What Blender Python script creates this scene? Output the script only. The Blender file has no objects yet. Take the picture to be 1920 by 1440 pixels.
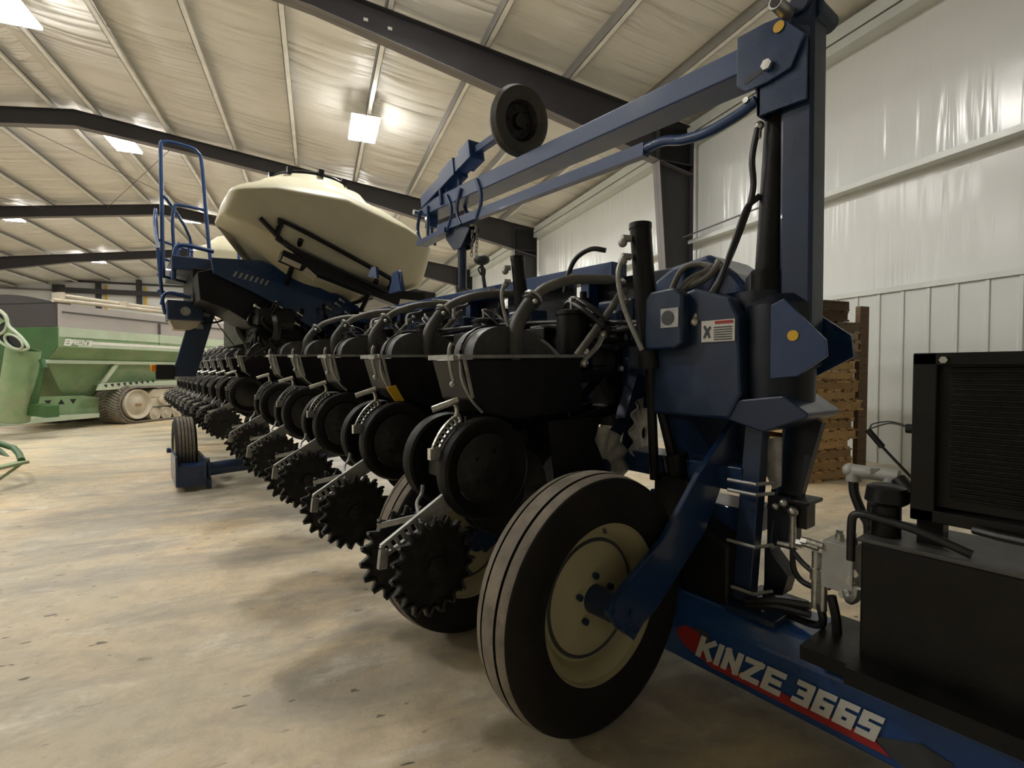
import bpy, bmesh, random
from math import *
from mathutils import Vector, Matrix, Euler
random.seed(7)
S = bpy.context.scene
COL = S.collection
# ------------------------------------------------------------------ camera, world, exposure
T2 = atan(725/940.); T1 = atan(365/940.); DA = T2-T1
cam = bpy.data.objects.new('camera', bpy.data.cameras.new('camera'))
COL.objects.link(cam)
cam.location = (0, 0, 1.29)
cam.rotation_euler = (pi/2-atan(25/940.), 0, -T2)
cam.data.sensor_width = 36; cam.data.lens = 940/1920*36
cam.data.clip_start = 0.05; cam.data.clip_end = 200
S.camera = cam
S.view_settings.view_transform = 'Standard'
S.view_settings.look = 'None'
S.view_settings.gamma = 1.0
S.view_settings.use_curve_mapping = False
S.view_settings.exposure = 1.25
W = bpy.data.worlds.new('world'); S.world = W; W.use_nodes = True
W.node_tree.nodes['Background'].inputs[0].default_value = (0.9, 0.95, 1, 1)
W.node_tree.nodes['Background'].inputs[1].default_value = 0.05
LAMP = 40.0
S.cycles.max_bounces = 8
S.cycles.diffuse_bounces = 5

# ------------------------------------------------------------------ materials
def nt(name):
    m = bpy.data.materials.new(name); m.use_nodes = True
    t = m.node_tree; b = t.nodes['Principled BSDF']
    return m, t, b
def N(t, typ, **k):
    n = t.nodes.new(typ)
    for a, v in k.items():
        if a in n.inputs.keys() if isinstance(a, str) else False: n.inputs[a].default_value = v
        else: setattr(n, a, v)
    return n
def mapping(t, scale=(1, 1, 1), rot=(0, 0, 0)):
    c = t.nodes.new('ShaderNodeTexCoord'); mp = t.nodes.new('ShaderNodeMapping')
    mp.inputs['Scale'].default_value = scale; mp.inputs['Rotation'].default_value = rot
    t.links.new(c.outputs['Object'], mp.inputs[0]); return mp.outputs[0]
def noise(t, vec, scale, detail=4, rough=.55, dist=0):
    n = t.nodes.new('ShaderNodeTexNoise'); n.inputs['Scale'].default_value = scale
    n.inputs['Detail'].default_value = detail; n.inputs['Roughness'].default_value = rough
    n.inputs['Distortion'].default_value = dist
    t.links.new(vec, n.inputs['Vector']); return n.outputs['Fac']
def ramp(t, fac, stops):
    r = t.nodes.new('ShaderNodeValToRGB'); e = r.color_ramp.elements
    while len(e) < len(stops): e.new(.5)
    for i, (p, c) in enumerate(stops):
        e[i].position = p; e[i].color = (c[0], c[1], c[2], 1) if hasattr(c, '__len__') else (c, c, c, 1)
    t.links.new(fac, r.inputs[0]); return r.outputs[0]
def mix(t, fac, a, b, mode='MIX'):
    m = t.nodes.new('ShaderNodeMix'); m.data_type = 'RGBA'; m.blend_type = mode
    for v, i in ((fac, 0), (a, 6), (b, 7)):
        if hasattr(v, 'is_linked'): t.links.new(v, m.inputs[i])
        elif i == 0: m.inputs[0].default_value = v
        else: m.inputs[i].default_value = (*v[:3], 1)
    return m.outputs[2]
def bump(t, b, h, strength=.3, dist=.02):
    n = t.nodes.new('ShaderNodeBump'); n.inputs['Strength'].default_value = strength
    n.inputs['Distance'].default_value = dist
    t.links.new(h, n.inputs['Height']); t.links.new(n.outputs[0], b.inputs['Normal'])
def simple(name, c, rough=.5, metal=0, var=.25, vs=6., bs=0., dirt=None, dirtamt=.5, coat=0, spec=.5):
    m, t, b = nt(name)
    v = mapping(t)
    f = noise(t, v, vs, 5, .6)
    lo = tuple(x*(1-var) for x in c); hi = tuple(min(1, x*(1+var)) for x in c)
    col = ramp(t, f, [(.3, lo), (.7, hi)])
    if dirt:
        f2 = noise(t, v, vs*.6, 8, .7)
        col = mix(t, ramp(t, f2, [(.48, 0), (.72, dirtamt)]), col, dirt)
    t.links.new(col, b.inputs['Base Color'])
    rr = ramp(t, f, [(.2, max(0, rough-.08)), (.8, min(1, rough+.1))])
    t.links.new(rr, b.inputs['Roughness'])
    b.inputs['Metallic'].default_value = metal
    b.inputs['Coat Weight'].default_value = coat
    b.inputs['Specular IOR Level'].default_value = spec
    if bs: bump(t, b, noise(t, v, vs*8, 3), bs, .01)
    return m
M = {}
M['blue'] = simple('blue_paint', (.009, .036, .115), .3, 0, .12, 5, .05, (.10, .11, .12), .10, .3)
M['navy'] = simple('dark_blue_paint', (.007, .024, .070), .36, 0, .15, 5, .05, (.08, .08, .08), .12, .2)
M['rail'] = simple('blue_rail_paint', (.013, .050, .165), .45, 0, .15, 4, 0, None, 0, .3)
M['black'] = simple('black_paint', (.006, .006, .0065), .38, 0, .3, 8, .08, (.05, .045, .035), .18, 0, .3)
M['blackplastic'] = simple('black_plastic', (.011, .011, .012), .36, 0, .3, 10, .1, (.05, .045, .038), .2, 0, .28)
M['hoppergrey'] = simple('dusty_dark_plastic', (.06, .06, .058), .5, 0, .2, 10, .1, (.2, .19, .165), .4)
M['rubber'] = simple('tyre_rubber', (.011, .010, .009), .7, 0, .2, 6, .2, (.04, .034, .025), .25, 0, .25)
M['tread'] = simple('worn_dusty_tread', (.20, .175, .14), .85, 0, .3, 14, .3, (.32, .27, .20), .5)
M['mtyre'] = simple('grey_rubber', (.06, .056, .05), .6, 0, .2, 10, .1, (.12, .11, .09), .4)
M['cream'] = simple('cream_wheel_paint', (.44, .395, .235), .5, 0, .08, 3, .04, (.25, .2, .13), .25)
M['poly'] = simple('cream_poly', (.60, .565, .41), .45, 0, .06, 2.2, .03, (.42, .38, .28), .25)
M['silver'] = simple('zinc_plated_steel', (.62, .62, .58), .3, .85, .15, 30, .05, (.2, .18, .15), .3)
M['dull'] = simple('dull_cast_steel', (.40, .40, .385), .42, .45, .25, 22, .2, (.12, .11, .09), .4)
M['cast'] = simple('black_cast_iron', (.012, .012, .012), .36, .2, .3, 25, .3, (.12, .11, .095), .28, 0, .45)
M['gauge'] = simple('black_wheel_disc', (.006, .006, .006), .5, 0, .3, 12, .15, (.03, .028, .022), .2, 0, .25)
M['alu'] = simple('matt_aluminium_block', (.48, .48, .45), .5, .2, .1, 20, .1)
M['tblue'] = simple('bright_blue_tongue_paint', (.014, .068, .24), .3, 0, .12, 5, .05, (.10, .13, .18), .1, .3)
M['drum'] = simple('black_navy_paint', (.004, .009, .022), .42, 0, .2, 5, .05, (.05, .045, .04), .15)
M['web'] = simple('dark_purlin_web', (.25, .24, .225), .55, .1, .15, 3)  # web toned darker than the flanges of the same purlin
M['hose'] = simple('ribbed_grey_hose', (.16, .155, .135), .6, 0, .2, 12, .1, (.28, .26, .21), .4)
M['hblack'] = simple('black_hydraulic_hose', (.018, .018, .018), .4, 0, .2, 20, .1)
M['primer'] = simple('grey_primer_steel', (.040, .038, .042), .55, .1, .18, 1.5, .05)
M['flange'] = simple('grey_primer_flange', (.17, .155, .155), .5, .1, .18, 1.5, .05)
M['galv'] = simple('galvanised_purlin', (.80, .79, .75), .35, .05, .12, 3, .05)
M['trimw'] = simple('white_trim', (.62, .65, .62), .4, .1, .05, 2)
M['green'] = simple('cart_green', (.20, .31, .155), .6, 0, .15, 2, .05, (.40, .39, .26), .75)
M['green_dark'] = simple('cart_dark_green', (.035, .11, .03), .5, 0, .2, 2, .05, (.1, .12, .06), .4)
M['green_pale'] = simple('dusty_pale_green', (.42, .50, .37), .6, 0, .12, 2, .05, (.52, .49, .37), .6)
M['tarp'] = simple('grey_tarp_extension', (.36, .33, .31), .7, 0, .08, 1.5, .05)
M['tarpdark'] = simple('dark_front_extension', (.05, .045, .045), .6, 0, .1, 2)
M['tan'] = simple('tan_dusty_steel', (.5, .45, .35), .6, 0, .15, 3, .05, (.3, .25, .18), .4)
M['amber'] = simple('amber_lens', (.9, .28, .01), .25, 0, .1, 6)
M['yellow'] = simple('yellow_sticker', (.75, .45, .03), .45, 0, .08, 8)
M['white'] = simple('white_decal', (.72, .71, .66), .45, 0, .05, 8)
M['red'] = simple('red_decal', (.42, .03, .03), .4, 0, .1, 6)
M['decalblack'] = simple('black_decal', (.01, .01, .012), .4, 0, .1, 6)
M['decalgrey'] = simple('grey_decal', (.06, .065, .07), .5, 0, .1, 6)
M['chain'] = simple('chain_steel', (.25, .24, .22), .4, .8, .2, 30)
M['flutes'] = simple('worn_coulter_steel', (.50, .48, .42), .45, .1, .2, 16, .2, (.16, .14, .10), .5)
def wood(name, a, b_):
    m, t, b = nt(name)
    v = mapping(t, (1.2, 1.2, 9)); f = noise(t, v, 5, 8, .7, .6)
    i = t.nodes.new('ShaderNodeObjectInfo')
    c = ramp(t, f, [(.25, a), (.5, b_), (.8, tuple(min(1, x*1.25) for x in b_))])
    hs = t.nodes.new('ShaderNodeHueSaturation')
    mr = t.nodes.new('ShaderNodeMapRange'); mr.inputs[3].default_value = .6; mr.inputs[4].default_value = 1.25
    t.links.new(i.outputs['Random'], mr.inputs[0]); t.links.new(mr.outputs[0], hs.inputs['Value'])
    t.links.new(c, hs.inputs['Color']); t.links.new(hs.outputs[0], b.inputs['Base Color'])
    b.inputs['Roughness'].default_value = .85; bump(t, b, f, .4, .01); return m
M['wood'] = wood('rough_pallet_wood', (.20, .115, .05), (.52, .34, .16))
M['wooddark'] = wood('weathered_brown_board', (.05, .03, .018), (.15, .095, .055))
M['woodgrey'] = wood('weathered_grey_pallet', (.10, .075, .05), (.34, .27, .19))
def floor_mat():
    m, t, b = nt('dusty_concrete')
    v = mapping(t); vs = mapping(t, (.55, 1.7, 1), (0, 0, .35))
    big = noise(t, v, .42, 5, .62, .6)
    col = ramp(t, big, [(.34, (.46, .43, .34)), (.47, (.58, .505, .36)), (.58, (.66, .53, .34)), (.70, (.64, .42, .22))])
    mid = noise(t, vs, 1.15, 8, .68, .8)
    col = mix(t, ramp(t, mid, [(.38, .8), (.52, 0)]), col, (.33, .305, .255))
    wh = noise(t, mapping(t, (.7, 1.6, 1), (0, 0, .5)), 2.6, 8, .72, .4)
    col = mix(t, ramp(t, wh, [(.54, 0), (.70, .8)]), col, (.78, .73, .61))
    sm = noise(t, v, 7, 8, .75)
    col = mix(t, ramp(t, sm, [(.38, .45), (.55, 0)]), col, (.34, .29, .21))
    p1 = noise(t, mapping(t, (.75, 1.9, 1), (0, 0, .62)), 12, 2, .5)
    p2 = noise(t, v, .9, 3, .5)
    pits = ramp(t, p1, [(.675, 0), (.70, 1)]); msk = ramp(t, p2, [(.42, 0), (.56, .9)])
    mm = t.nodes.new('ShaderNodeMath'); mm.operation = 'MULTIPLY'
    t.links.new(pits, mm.inputs[0]); t.links.new(msk, mm.inputs[1])
    col = mix(t, mm.outputs[0], col, (.10, .078, .05))
    t.links.new(col, b.inputs['Base Color'])
    t.links.new(ramp(t, mid, [(.3, .5), (.7, .36)]), b.inputs['Roughness'])
    b.inputs['Specular IOR Level'].default_value = .35
    bump(t, b, noise(t, v, 6, 9, .72), .35, .03)
    return m
M['floor'] = floor_mat()
def vinyl(name, c, scale, amp, sc2, rough=.32, dist=.06, fine=1.):
    m, t, b = nt(name)
    v = mapping(t, scale)
    n = t.nodes.new('ShaderNodeTexNoise'); n.noise_type = 'RIDGED_MULTIFRACTAL'
    n.inputs['Scale'].default_value = sc2; n.inputs['Detail'].default_value = 3; n.inputs['Roughness'].default_value = .5
    n.inputs['Distortion'].default_value = .25; n.inputs['Gain'].default_value = 1.6; n.inputs['Offset'].default_value = .9
    t.links.new(v, n.inputs['Vector'])
    big = noise(t, mapping(t, tuple(x*.3 for x in scale)), sc2, 2, .5)
    msk = ramp(t, noise(t, mapping(t), .55, 2), [(.40, .08), (.64, 1)])
    mu = t.nodes.new('ShaderNodeMath'); mu.operation = 'MULTIPLY'
    t.links.new(n.outputs['Fac'], mu.inputs[0]); t.links.new(msk, mu.inputs[1])
    m2 = t.nodes.new('ShaderNodeMath'); m2.operation = 'MULTIPLY_ADD'; m2.inputs[1].default_value = -fine
    t.links.new(mu.outputs[0], m2.inputs[0]); 
    m3 = t.nodes.new('ShaderNodeMath'); m3.operation = 'MULTIPLY'; m3.inputs[1].default_value = 1.5
    t.links.new(big, m3.inputs[0]); t.links.new(m3.outputs[0], m2.inputs[2])
    bump(t, b, m2.outputs[0], amp, dist)
    col = ramp(t, noise(t, mapping(t), .6, 3), [(.3, tuple(x*.93 for x in c)), (.7, c)])
    t.links.new(col, b.inputs['Base Color'])
    b.inputs['Roughness'].default_value = rough
    return m
M['ceil'] = vinyl('white_roof_insulation', (.74, .72, .67), (.15, 3.0, 1), .8, 1.15, .36, .09, .9)
M['wallv'] = vinyl('white_wall_insulation', (.77, .79, .78), (1, 5, .3), .42, .9, .2, .035, .7)
M['panel'] = simple('white_wall_panel', (.60, .63, .61), .35, .1, .03, 1)
def emit(name, c, s):
    m, t, b = nt(name); b.inputs['Base Color'].default_value = (.9, .9, .9, 1)
    b.inputs['Emission Color'].default_value = (*c, 1); b.inputs['Emission Strength'].default_value = s
    return m
M['lamp'] = emit('lit_diffuser', (1, .975, .925), LAMP)

# ------------------------------------------------------------------ mesh helpers (all coordinates in metres)
ORG = {}
def nb(): return bmesh.new()
def obj(name, bm, mat, parent=None, smooth=False, org=None, bevel=0):
    """one mesh object; its vertices are given in the frame of its outermost thing"""
    o0 = Vector(org) if org is not None else (ORG[parent.name] if parent else Vector((0, 0, 0)))
    pm = ORG[parent.name] if parent else Vector((0, 0, 0))
    bmesh.ops.recalc_face_normals(bm, faces=bm.faces)
    bm.transform(Matrix.Translation(-o0))
    me = bpy.data.meshes.new(name); bm.to_mesh(me); bm.free()
    mats = mat if isinstance(mat, (list, tuple)) else [mat]
    for m_ in mats: me.materials.append(M[m_] if isinstance(m_, str) else m_)
    if smooth:
        for p in me.polygons: p.use_smooth = True
    o = bpy.data.objects.new(name, me); COL.objects.link(o)
    if parent: o.parent = parent
    o.location = o0-pm
    ORG[o.name] = o0
    if smooth:
        md = o.modifiers.new('es', 'EDGE_SPLIT'); md.split_angle = radians(38)
    if bevel:
        md = o.modifiers.new('bv', 'BEVEL'); md.width = bevel; md.segments = 2; md.limit_method = 'ANGLE'
    return o
def osplit(name, bm, mat, parent=None, smooth=False, **k):
    """one object for each connected piece of the mesh"""
    left = set(bm.verts); 
    while left:
        st = [left.pop()]; isl = set(st)
        while st:
            for e in st.pop().link_edges:
                for w in e.verts:
                    if w in left: left.discard(w); isl.add(w); st.append(w)
        nbm = bmesh.new(); mp = {v: nbm.verts.new(v.co) for v in isl}
        for f in {f for v in isl for f in v.link_faces}: nbm.faces.new([mp[v] for v in f.verts]).material_index = f.material_index
        obj(name, nbm, mat, parent, smooth, **k)
    bm.free()
def tag(o, label, cat, group=None, kind=None):
    if label: o['label'] = label
    if cat: o['category'] = cat
    if group: o['group'] = group
    if kind: o['kind'] = kind
    return o
def empty(name, loc, rz=0, label=None, cat=None, group=None, parent=None):
    o = bpy.data.objects.new(name, None); COL.objects.link(o)
    o.empty_display_size = .2
    ORG[o.name] = Vector(loc) if rz == 0 else Vector((0, 0, 0))
    if parent: o.parent = parent; o.location = Vector(loc)-ORG[parent.name]
    else: o.location = loc
    o.rotation_euler = (0, 0, rz)
    return tag(o, label, cat, group)
def box(bm, x0, x1, y0, y1, z0, z1, mat=None, mi=0):
    r = bmesh.ops.create_cube(bm, size=1)
    mt = Matrix.Translation(((x0+x1)/2, (y0+y1)/2, (z0+z1)/2)) @ Matrix.Diagonal((abs(x1-x0), abs(y1-y0), abs(z1-z0), 1))
    if mat is not None: mt = mat @ mt
    bmesh.ops.transform(bm, matrix=mt, verts=r['verts'])
    if mi:
        for f in {f for v in r['verts'] for f in v.link_faces}: f.material_index = mi
    return r['verts']
def frame_to(d, up=(0, 0, 1)):
    d = Vector(d).normalized(); u = Vector(up)
    if abs(d.dot(u)) > .98: u = Vector((0, 1, 0)) if abs(d.y) < .9 else Vector((1, 0, 0))
    s = d.cross(u).normalized(); v = s.cross(d).normalized()
    return s, v
def bar(bm, p0, p1, w, h, up=(0, 0, 1)):
    """rectangular bar from p0 to p1, w sideways, h along up"""
    p0 = Vector(p0); p1 = Vector(p1); s, v = frame_to(p1-p0, up)
    vs = []
    for p in (p0, p1):
        for a, b in ((-1, -1), (1, -1), (1, 1), (-1, 1)):
            vs.append(bm.verts.new(p+s*a*w/2+v*b*h/2))
    for q in ((0, 1, 2, 3), (7, 6, 5, 4), (0, 4, 5, 1), (1, 5, 6, 2), (2, 6, 7, 3), (3, 7, 4, 0)):
        bm.faces.new([vs[i] for i in q])
def cyl(bm, p0, p1, r0, r1=None, seg=20, caps=True):
    r1 = r0 if r1 is None else r1
    p0 = Vector(p0); p1 = Vector(p1); s, v = frame_to(p1-p0)
    A = []; B = []
    for i in range(seg):
        a = 2*pi*i/seg; d = s*cos(a)+v*sin(a)
        A.append(bm.verts.new(p0+d*r0)); B.append(bm.verts.new(p1+d*r1))
    for i in range(seg):
        j = (i+1) % seg; bm.faces.new((A[i], A[j], B[j], B[i]))
    if caps: bm.faces.new(A[::-1]); bm.faces.new(B)
def smoothpts(P, n=6):
    P = [Vector(p) for p in P]; out = []
    Q = [P[0]*2-P[1]]+P+[P[-1]*2-P[-2]]
    for i in range(1, len(Q)-2):
        for k in range(n):
            t = k/n; a, b, c, d = Q[i-1:i+3]
            out.append(.5*((2*b)+(c-a)*t+(2*a-5*b+4*c-d)*t*t+(3*b-a-3*c+d)*t**3))
    out.append(P[-1]); return out
def tube(bm, P, r, seg=10, n=6, rib=0):
    P = smoothpts(P, n) if n > 1 else [Vector(p) for p in P]
    rings = []; s = None
    for i, p in enumerate(P):
        d = (P[min(i+1, len(P)-1)]-P[max(i-1, 0)])
        if d.length < 1e-9: d = Vector((0, 0, 1))
        d.normalize()
        if s is None: s, v = frame_to(d)
        else:
            s = (s-d*s.dot(d)).normalized(); v = s.cross(d)
        rr = r*(1+(rib if i % 2 else 0))
        rings.append([bm.verts.new(p+(s*cos(2*pi*k/seg)+v*sin(2*pi*k/seg))*rr) for k in range(seg)])
    for a, b in zip(rings, rings[1:]):
        for k in range(seg):
            j = (k+1) % seg; bm.faces.new((a[k], a[j], b[j], b[k]))
    bm.faces.new(rings[0]); bm.faces.new(rings[-1][::-1])
def prism(bm, poly, fn, t0, t1):
    """polygon of 2-D points, fn(u, v, t) -> 3-D point, extruded from t0 to t1"""
    A = [bm.verts.new(fn(u, v, t0)) for u, v in poly]; B = [bm.verts.new(fn(u, v, t1)) for u, v in poly]
    n = len(poly); bm.faces.new(A); bm.faces.new(B[::-1])
    for i in range(n):
        j = (i+1) % n; bm.faces.new((A[j], A[i], B[i], B[j]))
YZ = lambda u, v, t: (t, u, v)      # plate standing in a plane x = const
XZ = lambda u, v, t: (u, t, v)      # plate standing in a plane y = const
XY = lambda u, v, t: (u, v, t)
def lathe(bm, prof, c, axis='y', seg=48, ang=None, mi=None, cap=False):
    """profile of (radius, offset along axis)"""
    c = Vector(c); rings = []
    for r, h in prof:
        ring = []
        for i in range(seg):
            a = 2*pi*i/seg
            if axis == 'y': p = Vector((r*cos(a), h, r*sin(a)))
            elif axis == 'x': p = Vector((h, r*cos(a), r*sin(a)))
            elif axis == 'z': p = Vector((r*cos(a), r*sin(a), h))
            else: p = axis @ Vector((r*cos(a), h, r*sin(a)))
            ring.append(bm.verts.new(c+p))
        rings.append(ring)
    for q, (a, b) in enumerate(zip(rings, rings[1:])):
        for i in range(seg):
            j = (i+1) % seg; f = bm.faces.new((a[i], a[j], b[j], b[i]))
            if mi: f.material_index = mi[q]
    if cap: bm.faces.new(rings[0]); bm.faces.new(rings[-1][::-1])
def hexa(bm, pts):
    vs = [bm.verts.new(p) for p in pts]
    for q in ((3, 2, 1, 0), (4, 5, 6, 7), (0, 1, 5, 4), (1, 2, 6, 5), (2, 3, 7, 6), (3, 0, 4, 7)):
        bm.faces.new([vs[i] for i in q])
def ball(bm, c, r, sx=1, sy=1, sz=1):
    v = bmesh.ops.create_uvsphere(bm, u_segments=16, v_segments=10, radius=r)['verts']
    bmesh.ops.transform(bm, matrix=Matrix.Translation(c) @ Matrix.Diagonal((sx, sy, sz, 1)), verts=v)
def bolt(bm, p, d, r=.012, h=.012):
    p = Vector(p); d = Vector(d).normalized(); cyl(bm, p, p+d*h, r, r, 6)
def text(name, s, size, mtx, mat, parent, depth=.002, off=0., shear=0., sx=1.):
    cu = bpy.data.curves.new(name, 'FONT'); cu.body = s; cu.size = size; cu.extrude = depth; cu.offset = off; cu.shear = shear
    to = bpy.data.objects.new(name, cu); COL.objects.link(to)
    bpy.context.view_layer.update()
    me = bpy.data.meshes.new_from_object(to.evaluated_get(bpy.context.evaluated_depsgraph_get()))
    COL.objects.unlink(to); bpy.data.objects.remove(to)
    bm = bmesh.new(); bm.from_mesh(me); bpy.data.meshes.remove(me)
    bm.transform(mtx @ Matrix.Diagonal((sx, 1, 1, 1)))
    return obj(name, bm, mat, parent)
GL = {'K': [[(0, 0), (0, 1)], [(1, 1), (.15, .45)], [(.35, .6), (1, 0)]], 'I': [[(.5, 0), (.5, 1)]], 'N': [[(0, 0), (0, 1)], [(0, 1), (1, 0)], [(1, 0), (1, 1)]],
      'Z': [[(0, 1), (1, 1)], [(1, 1), (0, 0)], [(0, 0), (1, 0)]], 'E': [[(0, 0), (0, 1)], [(0, 1), (1, 1)], [(0, .5), (.85, .5)], [(0, 0), (1, 0)]],
      '3': [[(0, 1), (1, 1)], [(1, 1), (1, 0)], [(.3, .5), (1, .5)], [(0, 0), (1, 0)]], '6': [[(1, 1), (0, 1)], [(0, 1), (0, 0)], [(0, 0), (1, 0)], [(1, 0), (1, .5)], [(0, .5), (1, .5)]],
      '5': [[(1, 1), (0, 1)], [(0, 1), (0, .5)], [(0, .52), (1, .52)], [(1, .52), (1, 0)], [(0, 0), (1, 0)]],
      'B': [[(0, 0), (0, 1)], [(0, 1), (.9, 1)], [(.9, 1), (.9, .5)], [(0, .5), (1, .5)], [(1, .5), (1, 0)], [(0, 0), (1, 0)]],
      'R': [[(0, 0), (0, 1)], [(0, 1), (1, 1)], [(1, 1), (1, .5)], [(0, .5), (1, .5)], [(.5, .5), (1, 0)]], 'T': [[(.5, 0), (.5, 1)], [(0, 1), (1, 1)]]}
def letters(word, u0, v0, h, w, fn, sgn, mat, parent, shear=.3, th=.24):
    """heavy slanted capitals; strokes of one letter form one mesh"""
    u = 0
    for ch in word:
        bm = nb(); t = th*h; cw = w-t*1.15; ww = (.0 if ch == 'I' else cw)
        for k, (a, b) in enumerate(GL[ch]):
            P0 = Vector((a[0]*ww, a[1]*(h-t)+t/2)); P1 = Vector((b[0]*ww, b[1]*(h-t)+t/2))
            d = (P1-P0).normalized(); n = Vector((-d.y, d.x)); q = []
            for p, s_, e in ((P0, -1, -1), (P1, -1, 1), (P1, 1, 1), (P0, 1, -1)):
                r = p+n*s_*t*.5+d*e*t*.5
                uu = u+t/2+r.x+r.y*shear; q.append((u0+sgn*uu, v0+r.y))
            prism(bm, q, fn, 0, .0015+.0002*k)
        obj('letter', bm, mat, parent)
        u += ww+t*1.38
def rowmtx(X, Y, Z, loc):
    m = Matrix((X, Y, Z)).transposed().to_4x4(); m.translation = loc; return m
def dup(root, loc, label=None, parent=None):
    """copy of an object with copies of its children and grandchildren"""
    r = root.copy(); COL.objects.link(r); r.location = loc
    if parent: r.parent = parent
    if label: r['label'] = label
    for ch in list(root.children):
        c = ch.copy(); COL.objects.link(c); c.parent = r
        for g in ch.children:
            d = g.copy(); COL.objects.link(d); d.parent = c
    return r

# ------------------------------------------------------------------ the building (frame b, d turned by -DA)
def bobj(name, bm, mat, smooth=False):
    o = obj(name, bm, mat, None, smooth); o.rotation_euler = (0, 0, -DA); o['kind'] = 'structure'; return o
BW, BR, BL = 7.45, -5.8, -18.9            # right wall, ridge, left wall
zr = lambda b: 6.30+.133*(7.25-b) if b > BR else 6.30+.133*(7.25-BR)-.133*(BR-b)
D0, D1 = -9., 40.4
bm = nb(); box(bm, BL-.2, BW+.2, D0-.2, D1+.2, -.2, 0); bobj('floor', bm, 'floor')
def ceiling():
    bm = nb(); rnd = random.Random(3)
    pb = PURL
    edges = sorted([BL]+pb+[BR, BW])
    # sagging blanket: dips between purlins, dense wrinkles across
    nd = 330; sub = 6
    bs = []
    for a, c in zip(edges, edges[1:]):
        if c-a < .05: continue
        for k in range(sub): bs.append((a+(c-a)*k/sub, k/sub, a))
    bs.append((BW, 0, BW))
    fold = {}
    vs = []
    for i in range(nd+1):
        d = D0+(D1-D0)*i/nd
        row = []
        for b, k, a in bs:
            key = (round(a, 2), i)
            if key not in fold: fold[key] = rnd.gauss(0, 1)*.022
            sag = sin(pi*k)
            z = zr(b)+.215-.045*sag+fold[key]*sag
            row.append(bm.verts.new((b, d, z)))
        vs.append(row)
    for r0, r1 in zip(vs, vs[1:]):
        for k in range(len(bs)-1): bm.faces.new((r0[k], r0[k+1], r1[k+1], r1[k]))
    return bm
PURL = [6.0, 4.38, 2.75, 1.1, -.55, -2.15, -3.75, -5.35, -6.25, -7.85, -9.45, -11.05, -12.65, -14.25, -15.85, -17.45]
bobj('ceiling', ceiling(), 'ceil', True)
tn = [0]
def trim(bm, mat, smooth=False):
    tn[0] += 1; return bobj('trim_%d' % tn[0], bm, mat, smooth)
for b in PURL:
    bm = nb(); s = 1 if b > BR else -1
    z = zr(b); 
    prism(bm, [(b-.006, z), (b+.006, z), (b+.006, z+.2), (b-.006, z+.2)], XZ, D0, D1)
    prism(bm, [(b-.006, z), (b+.10, z), (b+.10, z+.008), (b-.006, z+.006)], XZ, D0, D1)
    prism(bm, [(b+.092, z), (b+.10, z), (b+.10, z+.035), (b+.092, z+.035)], XZ, D0, D1)
    bm.faces.ensure_lookup_table()
    for f in bm.faces[:6]: f.material_index = 1
    trim(bm, ['galv', 'web'])
def frame(dz):
    bm = nb()
    lo = lambda b: zr(b)-(.42 if b < -3 else .38+(b+3)*.008 if b < 0 else .404+b*.078)
    segs = [(-19.0, -5.8), (-5.8, 0), (0, 7.3)]
    def dep(b):
        if b < -5.8-5.8: return .404+(-11.6-b)*.078
        return zr(b)-lo(b)
    bl = [-18.9, -11.6, -5.8, -3, 0, 7.28]
    for a, c in zip(bl, bl[1:]):
        za, zc, la, lc = zr(a), zr(c), zr(a)-dep(a), zr(c)-dep(c)
        prism(bm, [(a, la), (c, lc), (c, zc), (a, za)], XZ, dz-.006, dz+.006)
        for (p, q, t) in ((za, zc, -.014), (la, lc, .014)):
            n0 = len(bm.faces)
            prism(bm, [(a, p), (c, q), (c, q+t), (a, p+t)], XZ, dz-.11, dz+.11)
            if t > 0:
                bm.faces.ensure_lookup_table()
                for f in bm.faces[n0:]: f.material_index = 1
    for sgn, bo in ((1, 7.28), (-1, -18.9)):
        bi_t, bi_b = bo-sgn*.86, bo-sgn*.42
        zt = zr(bo)-(.5 if sgn > 0 else .9)
        zt = lo(7.28-.86)-.0 if sgn > 0 else zr(-18.9)-.95
        prism(bm, [(bo, 0), (bo, zr(bo)), (bi_t, zr(bi_t)-.2), (bi_t, zt), (bi_b, 0)], XZ, dz-.006, dz+.006)
        prism(bm, [(bi_b, 0), (bi_b+sgn*.014, 0), (bi_t+sgn*.014, zt), (bi_t, zt)], XZ, dz-.11, dz+.11)
        bm.faces.ensure_lookup_table()
        for f in bm.faces[-6:]: f.material_index = 1
        prism(bm, [(bo, 0), (bo-sgn*.014, 0), (bo-sgn*.014, zr(bo)), (bo, zr(bo))], XZ, dz-.11, dz+.11)
        prism(bm, [(bo, zt), (bi_t, zt), (bi_t, zt+.02), (bo, zt+.02)], XZ, dz-.11, dz+.11)
        prism(bm, [(bi_t-.012, zt), (bi_t+.012, zt), (bi_t+.012, zr(bi_t)), (bi_t-.012, zr(bi_t))], XZ, dz-.11, dz+.11)
    for b in PURL[::2]:                                    # flange braces
        s = 1
        z = zr(b)
        bar(bm, (b+.05, dz+.45, z+.02), (b, dz+.02, z-dep(b)+.02), .03, .005)
    tn[0] += 1
    o = bobj('trim_%d' % tn[0], bm, ['primer', 'flange'])
for d in (.55, 8.5, 16.42, 24.34, 32.26): frame(d)
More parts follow.
